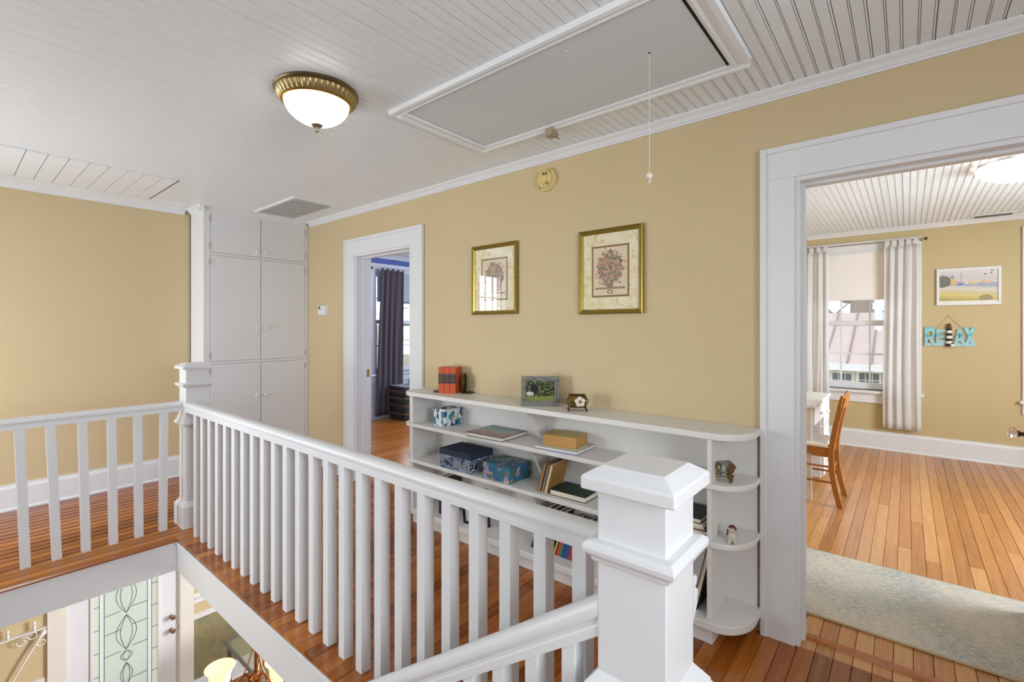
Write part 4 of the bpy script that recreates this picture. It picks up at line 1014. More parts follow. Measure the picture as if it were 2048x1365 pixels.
# --- leaning books and green book on the third shelf
tv = math.atan2(.045, .165)
def lean_book(y, th, hgt, w_, cover, label, pages=None, nm='leaning_book', a=.27, x=2.235, extra=None):
    # local: x depth, y height, z thickness towards -y
    Mx = T((x, y, Z3 + .001)) @ Rx(a) @ T((0, 0, hgt / 2)) @ Rx(PI / 2)
    return book(nm, label, w_, hgt, th, cover, Mx, 'books leaning on the third shelf', pages=pages, spine=1, extra=extra)
tanc = paint('tan_cover', 'A67C42', .6, .3, 150, .15)
lean_book(1.612, .018, .172, .150, plain('brown_board', '7A5530', .5), 'brown edged book leaning leftmost of the leaning group', tanp)
lean_book(1.588, .016, .170, .145, plain('blue_board2', '2E6E9A', .45), 'blue covered book leaning in the middle of the leaning group', tanp)
def tanextra(t, Mx, w_, d_, th):
    m = MB()
    for k in range(14): m.box(-w_ / 2 + .012, w_ / 2 - .02 - (k * 7 % 5) * .008, -d_ / 2 + .03 + .0072 * k, -d_ / 2 + .0315 + .0072 * k, th + .0002, th + .0005)
    m.xf(Mx).build('cover_print', plain('brown_print', '7A5A2A', .6), t)
    MB().box(-w_ / 2 + .09, -w_ / 2 + .125, -d_ / 2 + .006, -d_ / 2 + .018, th + .0002, th + .0006).xf(Mx).build('price_sticker', M['paper'], t)
lean_book(1.566, .020, .172, .155, tanc, 'tan covered book with printed back leaning against green book', M['paper'], extra=tanextra)
book('green_book', 'dark green hardback lying flat on third shelf beside leaning books', .165, .225, .031, plain('dark_green_cloth', '1C3A2C', .6), T((2.243, 1.415, Z3)) @ Rz(.02), spine=1)
# --- stack at the right end of third shelf, behind the newel
zz = Z3
for k, (w_, d_, th, col, lab) in enumerate(((.19, .13, .020, '8A7E60', 'khaki paperback at the bottom of the stack beside corner shelves'), (.185, .125, .012, '5A3430', 'thin maroon book second in the stack beside corner shelves'), (.19, .13, .020, 'D8CEB8', 'cream book third in the stack beside corner shelves'), (.18, .12, .022, '2A2624', 'black book on top of the stack beside corner shelves'))):
    book('stacked_book', lab, w_, d_, th, plain('stack_cover_%d' % k, col, .5), T((2.258 - .004 * k, .752 + .003 * k, zz)) @ Rz(.10 - .05 * k), 'stack of books on the third shelf', spine=1); zz += th + .0003
# --- bottom shelf
book('black_book', 'large black book leaning against the bookcase end on bottom shelf', .19, .30, .022, plain('black_cloth', '161618', .4), T((2.26, .748, Z4 + .001)) @ Rx(.22) @ T((0, 0, .15)) @ Rx(PI / 2), spine=1)
cols = ['D8C43A', '2A2A30', 'C83A34', '3E8A4A', '28408A', '2A5A4A', '2E4A9A', 'B43A30', 'C82E2A', '3A6A8A', 'E0DCD0', '2A2624', 'D8D0BC']
labs = ['yellow', 'charcoal', 'red', 'green', 'blue', 'dark green', 'royal blue', 'brick red', 'bright red', 'steel blue', 'cream', 'black', 'ivory']
yy = 1.520
for k, cl in enumerate(cols):
    th = [.009, .008, .016, .012, .018, .010, .014, .016, .022, .018, .014, .016, .018][k]; a = .30 - .012 * k; hgt = [.19, .18, .2, .19, .21, .19, .2, .2, .21, .22, .2, .19, .21][k]
    Mx = T((2.262, yy, Z4 + .001)) @ Rx(a) @ T((0, 0, hgt / 2)) @ Rx(PI / 2)
    book('childrens_book', '%s spined slim book leaning in the row on bottom shelf' % labs[k], .155, hgt, th, plain('row_cover_%d' % k, cl, .35), Mx, 'row of slim books on the bottom shelf')
    yy -= th / math.cos(a) + .0012
# dark items standing behind the row
for k, (y, hgt, th, col, lab) in enumerate(((1.672, .255, .024, '20242E', 'tall black book leaning at the left of the bottom shelf row'), (1.640, .245, .022, '1C2C4A', 'navy book leaning beside the tall black book on bottom shelf'), (1.606, .235, .024, '6A2A24', 'dark red book leaning between navy and slate books on bottom shelf'), (1.570, .235, .022, '2A4258', 'slate blue book leaning at the right of dark red book on bottom shelf'))):
    a = .34 - .01 * k; Mx = T((2.258, y, Z4 + .001)) @ Rx(a) @ T((0, 0, hgt / 2)) @ Rx(PI / 2)
    book('tall_book', lab, .165, hgt, th, plain('tall_cover_%d' % k, col, .35), Mx, 'tall dark books on the bottom shelf')
# black picture frame standing on the bottom shelf and a dark album
t = thing('picture_frame', (2.26, 2.14, Z4), 'black picture frame standing on the bottom shelf', 'photo frame')
Mx = T((2.225, 2.030, Z4 + .0005)) @ Rz(PI / 2 + .30) @ Rx(-.14)
bfm = plain('black_lacquer', '141416', .25)
for bb in ((0, .19, -.008, .008, 0, .018), (0, .19, -.008, .008, .237, .255), (0, .018, -.008, .008, .018, .237), (.172, .19, -.008, .008, .018, .237)):
    q = MB().box(*bb); q.xf(T((0.0, 0, 0))); q.xf(Mx).build('frame_side', bfm, t, .002)
MB().box(.018, .172, -.002, .004, .018, .237).xf(Mx).build('photo_paper', plain('grey_photo', 'C4C4C8', .4), t)
book('album', 'dark violet album standing on the bottom shelf at left', .17, .25, .05, plain('album_cover', '2C2838', .45), T((2.25, 2.45, Z4 + .001)) @ T((0, 0, .125)) @ Rx(PI / 2), spine=-1)
# --- votive and angel on the corner shelves
t = thing('votive_holder', (2.205, .612, Z2), 'bronze spiral votive candle holder on upper corner shelf', 'candle holder')
vx, vy = 2.200, .612; cup = pane_mat('votive_glass', (.9, .93, .9), .15)
MB().lathe((vx, vy, Z2), [(.016, .030), (.024, .034), (.026, .060), (.028, .086), (.0255, .086), (.023, .060), (.018, .036)], 24, cap=False).build('glass_cup', cup, t, smooth='all')
cop = plain('copper_wire', '8A6A3E', .3, .8)
def spiral(c, r, ax, turns=2.6, n=48):
    out = []
    for k in range(n + 1):
        a = 2 * PI * turns * k / n; q = r * (1 - .92 * k / n); out.append(c + ax * (q * math.cos(a)) + Vector((0, 0, q * math.sin(a))))
    return out
for ang_ in (-2.1, -.1, 1.9):
    dv = Vector((math.cos(ang_), math.sin(ang_), 0)); sd = Vector((-dv.y, dv.x, 0)); base = Vector((vx, vy, Z2)) + dv * .030
    m = MB()
    m.tube(spiral(base + Vector((0, 0, .062)), .024, sd), .0032, 7); m.tube(spiral(base + Vector((0, 0, .028)), .013, sd), .0030, 7); m.tube(spiral(base + Vector((0, 0, .0115)), .0085, sd), .0030, 7)
    m.build('spiral_leg', cop, t, smooth=True)
MB().tube([(vx + .027 * math.cos(2 * PI * k / 24), vy + .027 * math.sin(2 * PI * k / 24), Z2 + .030) for k in range(25)], .003, 6).build('ring', cop, t, smooth=True)
t = thing('angel_figurine', (2.175, .582, Z3), 'small pale angel figurine with curly brown hair on lower corner shelf', 'figurine')
stn = paint('pale_resin', 'CFC8B8', .7, .4, 300, .06); hr = paint('brown_curls', '6A3A28', .8, .8, 200, .2)
fx, fy = 2.185, .582
Mx = T((fx, fy, Z3)) @ Rz(math.atan2(-fy, -fx))
bd = MB(); bd.lathe((0, 0, 0), [(.020, .0005), (.021, .010), (.017, .028), (.012, .040), (.008, .046)], 18)
for s_ in (-1, 1):
    bd.tube([(.006, s_ * .008, .010), (.020, s_ * .010, .016), (.028, s_ * .012, .006)], [.008, .007, .006], 10); bd.sphere((.031, s_ * .012, .0065), .0065, 10, 8)
    bd.tube([(.002, s_ * .010, .038), (.010, s_ * .014, .026), (.018, s_ * .009, .019)], [.005, .005, .0045], 8)
bd.sphere((.003, 0, .052), .0145, 18, 12); bd.sphere((.0175, 0, .050), .0028, 8, 6)
bd.xf(Mx).build('body', stn, t, smooth='all')
hm_ = MB(); rr_ = random.Random(3)
for k in range(70):
    a = rr_.uniform(0, 2 * PI); e = rr_.uniform(.05, 1.5); p = Vector((-.001 + .0145 * math.cos(e) * math.cos(a), .0150 * math.cos(e) * math.sin(a), .054 + .0145 * math.sin(e)))
    if p.x > .009 and p.z < .060: continue
    hm_.sphere(p, rr_.uniform(.003, .0045), 7, 5)
for k in range(8): hm_.sphere((.004, -.017 - .001 * (k % 3), .052 - .003 * k), .0032, 7, 5)
hm_.xf(Mx).build('hair', hr, t, smooth='all')
for s_ in (-1, 1): MB().extrude([(s_ * .004, .024), (s_ * .022, .034), (s_ * .026, .022), (s_ * .022, .008), (s_ * .010, .010)], 'x', -.019, -.014).xf(Mx).build('wing', stn, t, .002)
em = MB()
for s_ in (-1, 1): em.sphere((.0165, s_ * .0052, .0535), .0016, 8, 6)
em.xf(Mx).build('eyes', M['black'], t)
# ================================================================== windows
def window(name, axis, face, inn, u0, u1, z0, z1, zm, cols=3, rows=2, cw=.115, mat=None, ctop=None, room=True):
    """opening u0..u1, z0..z1, meeting rail centre zm; inn = direction into the room along axis"""
    mat = mat or M['white']
    r = sroot(name, (face, (u0 + u1) / 2, z0) if axis == 'x' else ((u0 + u1) / 2, face, z0))
    def B(nm, ua, ub, da, db, za, zb, mt=mat, bevel=0, par=r):
        a, b_ = face + inn * da, face + inn * db
        if axis == 'x': return bx(nm, mt, par, a, b_, ua, ub, za, zb, bevel=bevel)
        return bx(nm, mt, par, ua, ub, a, b_, za, zb, bevel=bevel)
    zt = ctop or z1 + cw
    if room:
        B('side_casing', u0 - cw, u0, 0, .02, z0, z1, bevel=.003); B('side_casing', u1, u1 + cw, 0, .02, z0, z1, bevel=.003)
        B('head_casing', u0 - cw, u1 + cw, 0, .022, z1, zt, bevel=.003)
        B('sill', u0 - cw - .02, u1 + cw + .02, -.06, .055, z0 - .03, z0, bevel=.005)
        B('apron', u0 - cw, u1 + cw, 0, .018, z0 - .14, z0 - .03, bevel=.003)
    e = .02
    B('frame_side', u0, u0 + e, -.14, 0, z0, z1); B('frame_side', u1 - e, u1, -.14, 0, z0, z1)
    B('frame_head', u0 + e, u1 - e, -.14, 0, z1 - e, z1); B('frame_sill', u0 + e, u1 - e, -.14, -.06, z0 - .02, z0 + .012)
    a, b_ = u0 + e, u1 - e; sw = .042
    for (za, zb, d0, nm) in ((z0 + .012, zm + .03, -.070, 'lower_sash'), (zm - .03, z1 - e, -.105, 'upper_sash')):
        bot = .07 if nm == 'lower_sash' else .055; top = .055 if nm == 'lower_sash' else .05
        def pb(m_, ua, ub, zz0, zz1, dd0=d0, dd1=d0 + .032):
            p, q = face + inn * dd0, face + inn * dd1
            if axis == 'x': m_.box(p, q, ua, ub, zz0, zz1)
            else: m_.box(ua, ub, p, q, zz0, zz1)
        m = MB(); pb(m, a, a + sw, za, zb); pb(m, b_ - sw, b_, za, zb); pb(m, a + sw, b_ - sw, za, za + bot); pb(m, a + sw, b_ - sw, zb - top, zb)
        s_ = m.build(nm, mat, r, .002)
        gu0, gu1, gz0_, gz1_ = a + sw, b_ - sw, za + bot, zb - top
        us = [gu0 + (gu1 - gu0) * k / cols for k in range(cols + 1)]; zs = [gz0_ + (gz1_ - gz0_) * k / rows for k in range(rows + 1)]
        for x in us[1:-1]:
            m = MB(); pb(m, x - .009, x + .009, gz0_, gz1_, d0 + .004, d0 + .028); m.build('muntin', mat, s_)
        for z in zs[1:-1]:
            m = MB(); pb(m, gu0, gu1, z - .009, z + .009, d0 + .006, d0 + .026); m.build('muntin', mat, s_)
        for i in range(cols):
            for j in range(rows):
                m = MB(); pb(m, us[i], us[i + 1], zs[j], zs[j + 1], d0 + .014, d0 + .018); m.build('pane', M['pane'], s_)
    return r
window('window_1', 'x', XW, -1, .0, .945, .66, 2.27, 1.435, 3, 2, .116, ctop=2.378)
window('window_2', 'x', XW, -1, -1.93, -.985, .66, 2.27, 1.435, 3, 2, .116, ctop=2.378)
window('window_3', 'y', YB, -1, 4.20, 5.12, .68, 2.24, 1.47, 2, 2, .115, mat=M['paleblue'], ctop=2.36)
window('window_4', 'y', YL, -1, -1.13, -.50, .76, 2.26, 1.5, 3, 2, .10)
window('window_5', 'x', -1.70, 1, 3.3, 4.6, .35, 1.58, .97, 3, 2, .10)
window('added_window_10', 'x', -1.70, 1, .1, 1.4, .45, 1.85, 1.15, 3, 2, .10)  # unseen window, added for the extra rear fill light
window('added_window_6', 'y', -1.50, 1, -.35, .95, .8, 2.2, 1.5, 3, 2, .10)  # unseen window, added for the fill behind the camera
window('added_window_7', 'y', -2.20, 1, 3.5, 5.3, .7, 2.25, 1.45, 3, 2, .11)  # unseen window, added to carry the study fill
window('added_window_8', 'x', 6.70, -1, 2.9, 4.5, .7, 2.25, 1.45, 3, 2, .11, mat=M['paleblue'])  # unseen window, added to carry the bedroom fill
window('added_window_9', 'x', 4.26, -1, 2.9, 4.3, -2.2, -.6, -1.4, 3, 2, .11)  # unseen window, added to carry the downstairs fill

# ================================================================== study
# roller shade
sx = XW - .012
t = thing('roller_shade', (sx, .47, 1.70), 'white roller shade half lowered in the study window', 'window shade')
bx('fabric', M['shade_fabric'], t, sx - .002, sx, .025, .92, 1.715, 2.245)
MB().tube([(sx - .002, .03, 1.708), (sx - .002, .915, 1.708)], .008, 8).build('hem_bar', M['shade_fabric'], t)
MB().lathe((sx, .02, 2.255), [(.018, 0), (.018, .905)], 14, 'y').build('roller', M['white'], t)
# curtain rod
t = thing('curtain_rod', (XW - .07, .47, 2.33), 'thin metal curtain rod above the study window', 'curtain rod')
MB().tube([(XW - .075, -.14, 2.338), (XW - .075, 1.09, 2.338)], .006, 8).build('rod', M['chrome'], t)
MB().sphere((XW - .075, -.15, 2.338), .016, 12, 8).build('finial', M['bronze'], t, smooth=True)
MB().tube([(XW - .022, -.115, 2.325), (XW - .075, -.115, 2.325), (XW - .075, -.115, 2.335)], .005, 8).build('bracket', M['bronze'], t)
def cloth_mat(name, col, transl=.35, rough=.9):
    m, nt, b = newmat(name); g = N(nt); out = nt.nodes['Material Output']
    b.inputs['Base Color'].default_value = (*lin(col), 1); b.inputs['Roughness'].default_value = rough
    tl = g.n('BsdfTranslucent'); tl.inputs[0].default_value = (*lin(col), 1)
    mx = g.n('MixShader'); mx.inputs[0].default_value = transl; g.l(b.outputs[0], mx.inputs[1]); g.l(tl.outputs[0], mx.inputs[2]); g.l(mx.outputs[0], out.inputs[0])
    n1 = g.noise(g.co(), 260, 2); g.bump(n1.outputs[0], b, .15, .002); return m
def curtain(axis, plane, inn, u0, u1, z0, z1, folds, amp, mat, parent, seed=1, narrow=0.0, jag=0, skew=0.0):
    rnd = random.Random(seed); nu, nz = folds * 10, 26; v = []; f = []
    ph = [rnd.uniform(-.7, .7) for _ in range(folds + 2)]
    for j in range(nz + 1):
        s_ = j / nz; z = z0 + (z1 - z0) * s_
        for i in range(nu + 1):
            t_ = i / nu; k = int(t_ * folds); wob = ph[k] * (1 - (t_ * folds % 1)) + ph[k + 1] * (t_ * folds % 1)
            uu = u0 + (u1 - u0) * t_ + .010 * math.sin(4 * s_ + wob * 4) * (1 - s_)
            c_ = (u0 + u1) / 2; uu = c_ + (uu - c_) * (1 - narrow * s_) - skew * (1 - s_)
            d_ = amp * (.25 + .75 * (1 - abs(s_ - .45) * .9)) * (.75 * math.sin(2 * PI * folds * t_ + wob * 2.2 + 1.3 * (1 - s_) * math.sin(3 * t_ + seed)) + .25 * math.sin(2 * PI * folds * 2.3 * t_ + seed + 2 * s_))
            zz = z + (jag * math.sin(9 * t_) * (1 - s_))
            a = plane + inn * (d_ + amp)
            v.append((a, uu, zz) if axis == 'x' else (uu, a, zz))
    for j in range(nz):
        for i in range(nu): f.append((j * (nu + 1) + i, j * (nu + 1) + i + 1, (j + 1) * (nu + 1) + i + 1, (j + 1) * (nu + 1) + i))
    o = MB().add(v, f).build('panel', mat, parent, smooth='all')
    md = o.modifiers.new('thick', 'SOLIDIFY'); md.thickness = .0025; return o
wc = cloth_mat('white_cotton_curtain', 'F6F4F2', .5)
for nm, u0, u1, zb_, lab in (('r', -.105, .205, .262, 'white tab-top curtain at the right side of the study window'), ('l', .715, 1.07, .262, 'white tab-top curtain at the left side of the study window, behind the desk')):
    t = thing('curtain', (XW - .075, (u0 + u1) / 2, zb_), lab, 'curtain', 'study window curtains')
    curtain('x', XW - .056, -1, u0, u1, zb_, 2.285, 4, .026, wc, t, seed=3 if nm == 'r' else 8, narrow=.02)
    nt_ = 5
    for k in range(nt_):
        a = u0 + .012 + (u1 - u0 - .024 - .04) * k / (nt_ - 1)
        MB().extrude([(XW - .072 + q[0], 2.27 + q[1]) for q in ((-.010, 0), (-.013, .068), (-.008, .078), (.003, .078), (.008, .068), (.006, 0), (.004, 0), (.0055, .066), (.001, .074), (-.006, .074), (-.0105, .066), (-.008, 0))], 'y', a, a + .042).build('tab', wc, t)
# seaside picture
t = thing('seaside_picture', (XW, -.48, 1.615), 'white framed seaside painting on yellow study wall', 'picture')
y0, y1, z0, z1 = -.724, -.238, 1.617, 2.004; wf = M['white']
for bb in ((y0, y1, z0, z0 + .026), (y0, y1, z1 - .026, z1), (y0, y0 + .022, z0 + .026, z1 - .026), (y1 - .022, y1, z0 + .026, z1 - .026)):
    bx('frame_side', wf, t, XW - .022, XW - .001, bb[0], bb[1], bb[2], bb[3], bevel=.002)
m, nt, b = newmat('seaside_paint'); g = N(nt); uv = g.co('UV'); u, v_, _ = g.sep(uv)
nz = g.noise(g.map(uv, (1.6, 4, 1)), 5, 5, .6, .8); nz2 = g.noise(uv, 26, 4)
hgt_ = g.math('ADD', v_, g.math('MULTIPLY', g.math('SUBTRACT', nz.outputs[0], .5), .16)); hgt_ = g.math('ADD', hgt_, g.math('MULTIPLY', g.math('SUBTRACT', u, .5), .12))
c = g.ramp(hgt_, [(.0, lin('A8984A')), (.17, lin('D6C468')), (.27, lin('C8BE84')), (.36, lin('D8CCBE')), (.46, lin('CFC6C0')), (.50, lin('9AA2B8')), (.62, lin('A4A8BC')), (.645, lin('D8CEC4')), (.75, lin('C8C4C8')), (1, lin('D8D4D2'))])
def rect(cu, cv, a, bq): return g.math('MULTIPLY', g.math('LESS_THAN', g.math('ABSOLUTE', g.math('SUBTRACT', u, cu)), a), g.math('LESS_THAN', g.math('ABSOLUTE', g.math('SUBTRACT', v_, cv)), bq))
def ell2(cu, cv, a, bq): return g.math('LESS_THAN', g.math('ADD', g.math('ADD', g.math('POWER', g.math('DIVIDE', g.math('SUBTRACT', u, cu), a), 2), g.math('POWER', g.math('DIVIDE', g.math('SUBTRACT', v_, cv), bq), 2)), g.math('MULTIPLY', g.math('SUBTRACT', nz2.outputs[0], .5), .9)), 1.0)
c = g.mix(ell2(.06, .66, .16, .20), c, lin('56604E')); c = g.mix(rect(.235, .66, .032, .10), c, lin('E0BE56')); c = g.mix(ell2(.235, .80, .03, .07), c, lin('9A8AA0'))
c = g.mix(rect(.30, .60, .03, .05), c, lin('D8A48A')); c = g.mix(rect(.37, .55, .045, .04), c, lin('5A74A8')); c = g.mix(rect(.385, .78, .006, .18), c, lin('8A8088'))
for cu, cv, col in ((.48, .60, 'E0D0B8'), (.56, .60, 'D8C070'), (.63, .585, 'C8C890'), (.76, .62, 'E4A868'), (.86, .62, 'E8B890')): c = g.mix(ell2(cu, cv, .035, .05), c, lin(col))
for cu, cv in ((.79, .86), (.90, .96), (.89, .89)): c = g.mix(ell2(cu, cv, .022, .022), c, lin('5A5450'))
c = g.mix(ell2(.80, .06, .12, .13), c, lin('8E8446'))
g.l(g.mix(g.math('MULTIPLY', nz2.outputs[0], .25), c, lin('E8E2DA')), b.inputs['Base Color']); b.inputs['Roughness'].default_value = .4
MB().quad([(XW - .012, y1 - .022, z0 + .045), (XW - .012, y0 + .022, z0 + .045), (XW - .012, y0 + .022, z1 - .030), (XW - .012, y1 - .022, z1 - .030)]).build('painting', m, t)
bx('mount', plain('cream_mount', 'EDE6DA', .7), t, XW - .0115, XW - .008, y0 + .02, y1 - .02, z0 + .02, z1 - .02)
# RELAX sign
t = thing('relax_sign', (XW, -.335, 1.18), 'aqua RELAX letters sign with lighthouse hanging on yellow wall', 'sign')
m, nt, b = newmat('aqua_washed_paint'); g = N(nt); co = g.co(); n1 = g.noise(g.map(co, (1, 1, 3)), 9, 4); z_ = g.sep(co)[2]
g.l(g.ramp(g.math('ADD', g.math('MULTIPLY', z_, 3.2), g.math('MULTIPLY', n1.outputs[0], .4)), [(.30, lin('A8CCD0')), (.52, lin('8CC4CC')), (.60, lin('58A8B8')), (.72, lin('9CD0D4')), (.95, lin('6AB8C8'))]), b.inputs['Base Color']); b.inputs['Roughness'].default_value = .6
aq = m
def letter(polys, ya, wl, za, hl):
    m = MB()
    for i_, p in enumerate(polys): m.extrude([(ya - q[0] * wl, za + q[1] * hl) for q in p], 'x', XW - .016 - .0009 * i_, XW - .003 + .0004 * i_)
    return m.build('letter', aq, t)
zb0, hl = 1.198, .188
R_ = [[(0, 0), (.3, 0), (.3, 1), (0, 1)], [(.3, .78), (.62, .78), (.72, .70), (1, .78), (.85, 1), (.3, 1)], [(.72, .70), (.70, .58), (.3, .52), (.3, .36), (.85, .44), (1, .62), (1, .78)], [(.42, .40), (.62, .40), (1.25, 0), (.85, 0), (.38, .36)]]
E_ = [[(0, .08), (.28, .08), (.28, .86), (0, .86)], [(.28, .70), (1, .70), (1, .86), (.28, .86)], [(.28, .40), (.9, .40), (.9, .56), (.28, .56)], [(.28, .08), (1.1, .08), (1.1, .26), (.28, .26)]]
A_ = [[(0, 0), (.30, 0), (.56, .88), (.34, .88)], [(.70, 0), (1, 0), (.66, .88), (.44, .88), (.50, .66)], [(.22, .20), (.80, .20), (.76, .40), (.26, .40)]]
X_ = [[(0, 1), (.34, 1), (1, 0), (.66, 0)], [(.66, 1), (1, 1), (.54, .40), (.36, .66)], [(0, 0), (.34, 0), (.56, .36), (.44, .56)]]
letter(R_, -.142, .085, zb0 - .012, hl + .012); letter(E_, -.235, .075, zb0, hl); letter(A_, -.372, .090, zb0, hl); letter(X_, -.448, .095, zb0 - .008, hl + .006)
bx('base_rail', aq, t, XW - .012, XW - .003, -.53, -.15, zb0 - .012, zb0 + .020)
ly = -.338; n_b = 7; dkb = plain('lighthouse_black', '1E1A1A', .5); wht = plain('lighthouse_white', 'E8E4DE', .5)
for k in range(n_b):
    h0, h1 = .195 * k / n_b, .195 * (k + 1) / n_b; r0, r1 = .030 - .011 * k / n_b, .030 - .011 * (k + 1) / n_b
    MB().lathe((XW - .020, ly, zb0 - .014 + h0), [(r0, 0), (r1, h1 - h0)], 16).build('lighthouse_band', wht if k % 2 else dkb, t)
MB().lathe((XW - .020, ly, zb0 + .181), [(.022, 0), (.022, .006), (.015, .007), (.015, .026), (.020, .028), (.002, .048)], 16).build('lantern_roof', plain('lantern_red', '7A2C20', .5), t)
bx('keeper_house', wht, t, XW - .05, XW - .018, ly - .040, ly - .012, zb0 - .014, zb0 + .012)
MB().extrude([(ly - .044, zb0 + .012), (ly - .008, zb0 + .012), (ly - .026, zb0 + .030)], 'x', XW - .052, XW - .016).build('keeper_roof', plain('keeper_roof_brown', '6A4030', .6), t)
MB().tube([(XW - .009, -.232, 1.36), (XW - .006, -.330, 1.510), (XW - .009, -.43, 1.385)], .0016, 6).build('hanging_wire', plain('twine', '8A7A50', .8), t)
MB().lathe((XW, -.330, 1.511), [(.003, 0), (.003, -.008)], 8, 'x').build('nail', M['bronze'], t)
# desk
t = thing('desk', (4.9, .83, 0), 'white painted desk with beadboard drawer under the study window', 'desk')
DX0, DX1, DY0, DY1, DZ = 4.40, 5.36, .555, 1.12, .765
bx('desktop', WS, t, DX0, DX1, DY0, DY1, DZ - .026, DZ, bevel=.005)
bx('side_panel', WS, t, DX0 + .02, DX0 + .042, DY0 + .03, DY1 - .02, .012, DZ - .026, bevel=.002)
bx('back_panel', WS, t, DX0 + .042, DX1 - .02, DY1 - .04, DY1 - .02, .30, DZ - .026)
bx('pedestal', WS, t, 4.98, DX1 - .02, DY0 + .035, DY1 - .04, .05, DZ - .026, bevel=.002)
def drawer(x0, x1, z0, z1):
    d_ = bx('drawer', WS, t, x0, x1, DY0 + .012, DY0 + .034, z0, z1, bevel=.002)
    nb = int((x1 - x0) / .04)
    for k in range(1, nb): xk = x0 + (x1 - x0) * k / nb; bx('groove', plain('groove_grey', '9A9894', .6) if 'groove_grey' not in bpy.data.materials else bpy.data.materials['groove_grey'], d_, xk - .001, xk + .001, DY0 + .0115, DY0 + .0125, z0 + .006, z1 - .006)
    MB().lathe(((x0 + x1) / 2, DY0 + .012, (z0 + z1) / 2), [(.007, 0), (.007, -.010), (.015, -.016), (.014, -.024), (.002, -.027)], 14, 'y').build('knob', WS, d_, smooth=True)
drawer(4.45, 4.97, .60, .735)
for k in range(3): drawer(4.985, DX1 - .025, .07 + .222 * k, .07 + .222 * k + .212)
for a in (DX0 + .031, DX1 - .06):
    for bq in (DY0 + .10, DY1 - .08):
        MB().lathe((a - .012, bq, .022), [(.022, 0), (.022, .024)], 14, 'x').build('caster', M['darkmetal'], t)
bx('latch', M['black'], t, DX0 - .004, DX0, DY0 + .085, DY0 + .11, DZ - .045, DZ - .028)
# chair
t = thing('dining_chair', (4.58, .60, 0), 'brown wooden chair with cream seat pad at the white desk', 'chair')
wd = M['wood_chair']
def bent(pts, wx, wy, name):
    v = []; f = []
    for (x, y, z) in pts: v += [(x - wx, y - wy, z), (x + wx, y - wy, z), (x + wx, y + wy, z), (x - wx, y + wy, z)]
    n = len(pts); f = [(3, 2, 1, 0)] + [(4 * i + k, 4 * i + (k + 1) % 4, 4 * i + 4 + (k + 1) % 4, 4 * i + 4 + k) for i in range(n - 1) for k in range(4)] + [tuple(4 * (n - 1) + k for k in range(4))]
    return MB().add(v, f).build(name, wd, t, .003)
for x in (4.400, 4.755):
    bent([(x, .395, 0), (x, .425, .12), (x, .448, .25), (x, .455, .40), (x, .448, .48), (x, .425, .62), (x, .398, .75), (x, .378, .845)], .013, .019, 'rear_leg')
    bent([(x + (.018 if x < 4.5 else -.018), .815, 0), (x + (.010 if x < 4.5 else -.010), .812, .42)], .017, .017, 'front_leg')
sw_ = paint('seat_pad_fabric', 'EFE8DC', .9, .3, 120)
MB().box(4.385, 4.770, .470, .835, .445, .478).build('seat_pad', sw_, t, .014, seg=3)
m = MB().box(4.392, 4.763, .80, .822, .385, .445).box(4.392, 4.763, .455, .472, .385, .445).box(4.392, 4.412, .472, .80, .385, .445).box(4.743, 4.763, .472, .80, .385, .445)
m.build('seat_frame', wd, t, .002)
cr = []
for k in range(9):
    s_ = k / 8; cr.append((4.375 + .405 * s_, .392 - .030 * math.sin(PI * s_)))
v = []; f = []
for (x, y) in cr:
    for dy, z in ((0, .765), (.018, .765), (.005, .872), (-.014, .872)): v.append((x, y + dy - .004, z - (.012 * abs(cr.index((x, y)) / 4 - 1) ** 2 if z > .8 else 0)))
for i in range(8):
    for k in range(4): f.append((4 * i + k, 4 * i + (k + 1) % 4, 4 * i + 4 + (k + 1) % 4, 4 * i + 4 + k))
f += [(3, 2, 1, 0), (32, 33, 34, 35)]
MB().add(v, f).build('crest_rail', wd, t, .003)
for k in range(3):
    x = 4.49 + .088 * k; bent([(x, .445, .505), (x, .424, .62), (x, .385, .79)], .016, .005, 'back_slat')
MB().box(4.413, 4.742, .440, .456, .495, .530).build('lower_back_rail', wd, t, .002)
for x in (4.402, 4.753):
    MB().tube([(x, .455, .30), (x, .81, .30)], .008, 8).build('stretcher', wd, t); MB().tube([(x, .44, .18), (x, .81, .18)], .008, 8).build('stretcher', wd, t)
MB().tube([(4.41, .452, .27), (4.75, .452, .27)], .008, 8).build('stretcher', wd, t)
# rug
m, nt, b = newmat('speckled_wool_rug'); g = N(nt); co = g.co()
n0 = g.noise(co, 2.4, 3, .5); n1 = g.noise(g.map(co, (55, 16, 1)), 2.0, 4, .7); n2 = g.noise(g.map(co, (150, 50, 1)), 2, 3, .6)
f_ = g.math('ADD', g.math('MULTIPLY', n1.outputs[0], .75), g.math('MULTIPLY', g.math('SUBTRACT', n0.outputs[0], .5), .40)); f_ = g.math('ADD', f_, g.math('MULTIPLY', g.math('SUBTRACT', n2.outputs[0], .5), .35))
g.l(g.ramp(f_, [(.20, lin('86929A')), (.32, lin('B4B4AE')), (.40, lin('D2C8B8')), (.58, lin('E2D8C6'))]), b.inputs['Base Color']); b.inputs['Roughness'].default_value = .95
g.bump(n2.outputs[0], b, .7, .006)
t = thing('runner_rug', (3.06, -.1, 0), 'beige and blue-grey speckled runner rug inside the study doorway', 'rug')
rp = [(2.672, .560), (3.452, .560), (3.462, -1.20), (2.682, -1.20)]
MB().extrude(rp, 'z', .001, .010).build('pile', m, t, .003)
mr = plain('rug_binding', 'BFA986', .8)
MB().tube([(p_[0], p_[1], .006) for p_ in rp + rp[:1]], .006, 8).build('binding', mr, t)
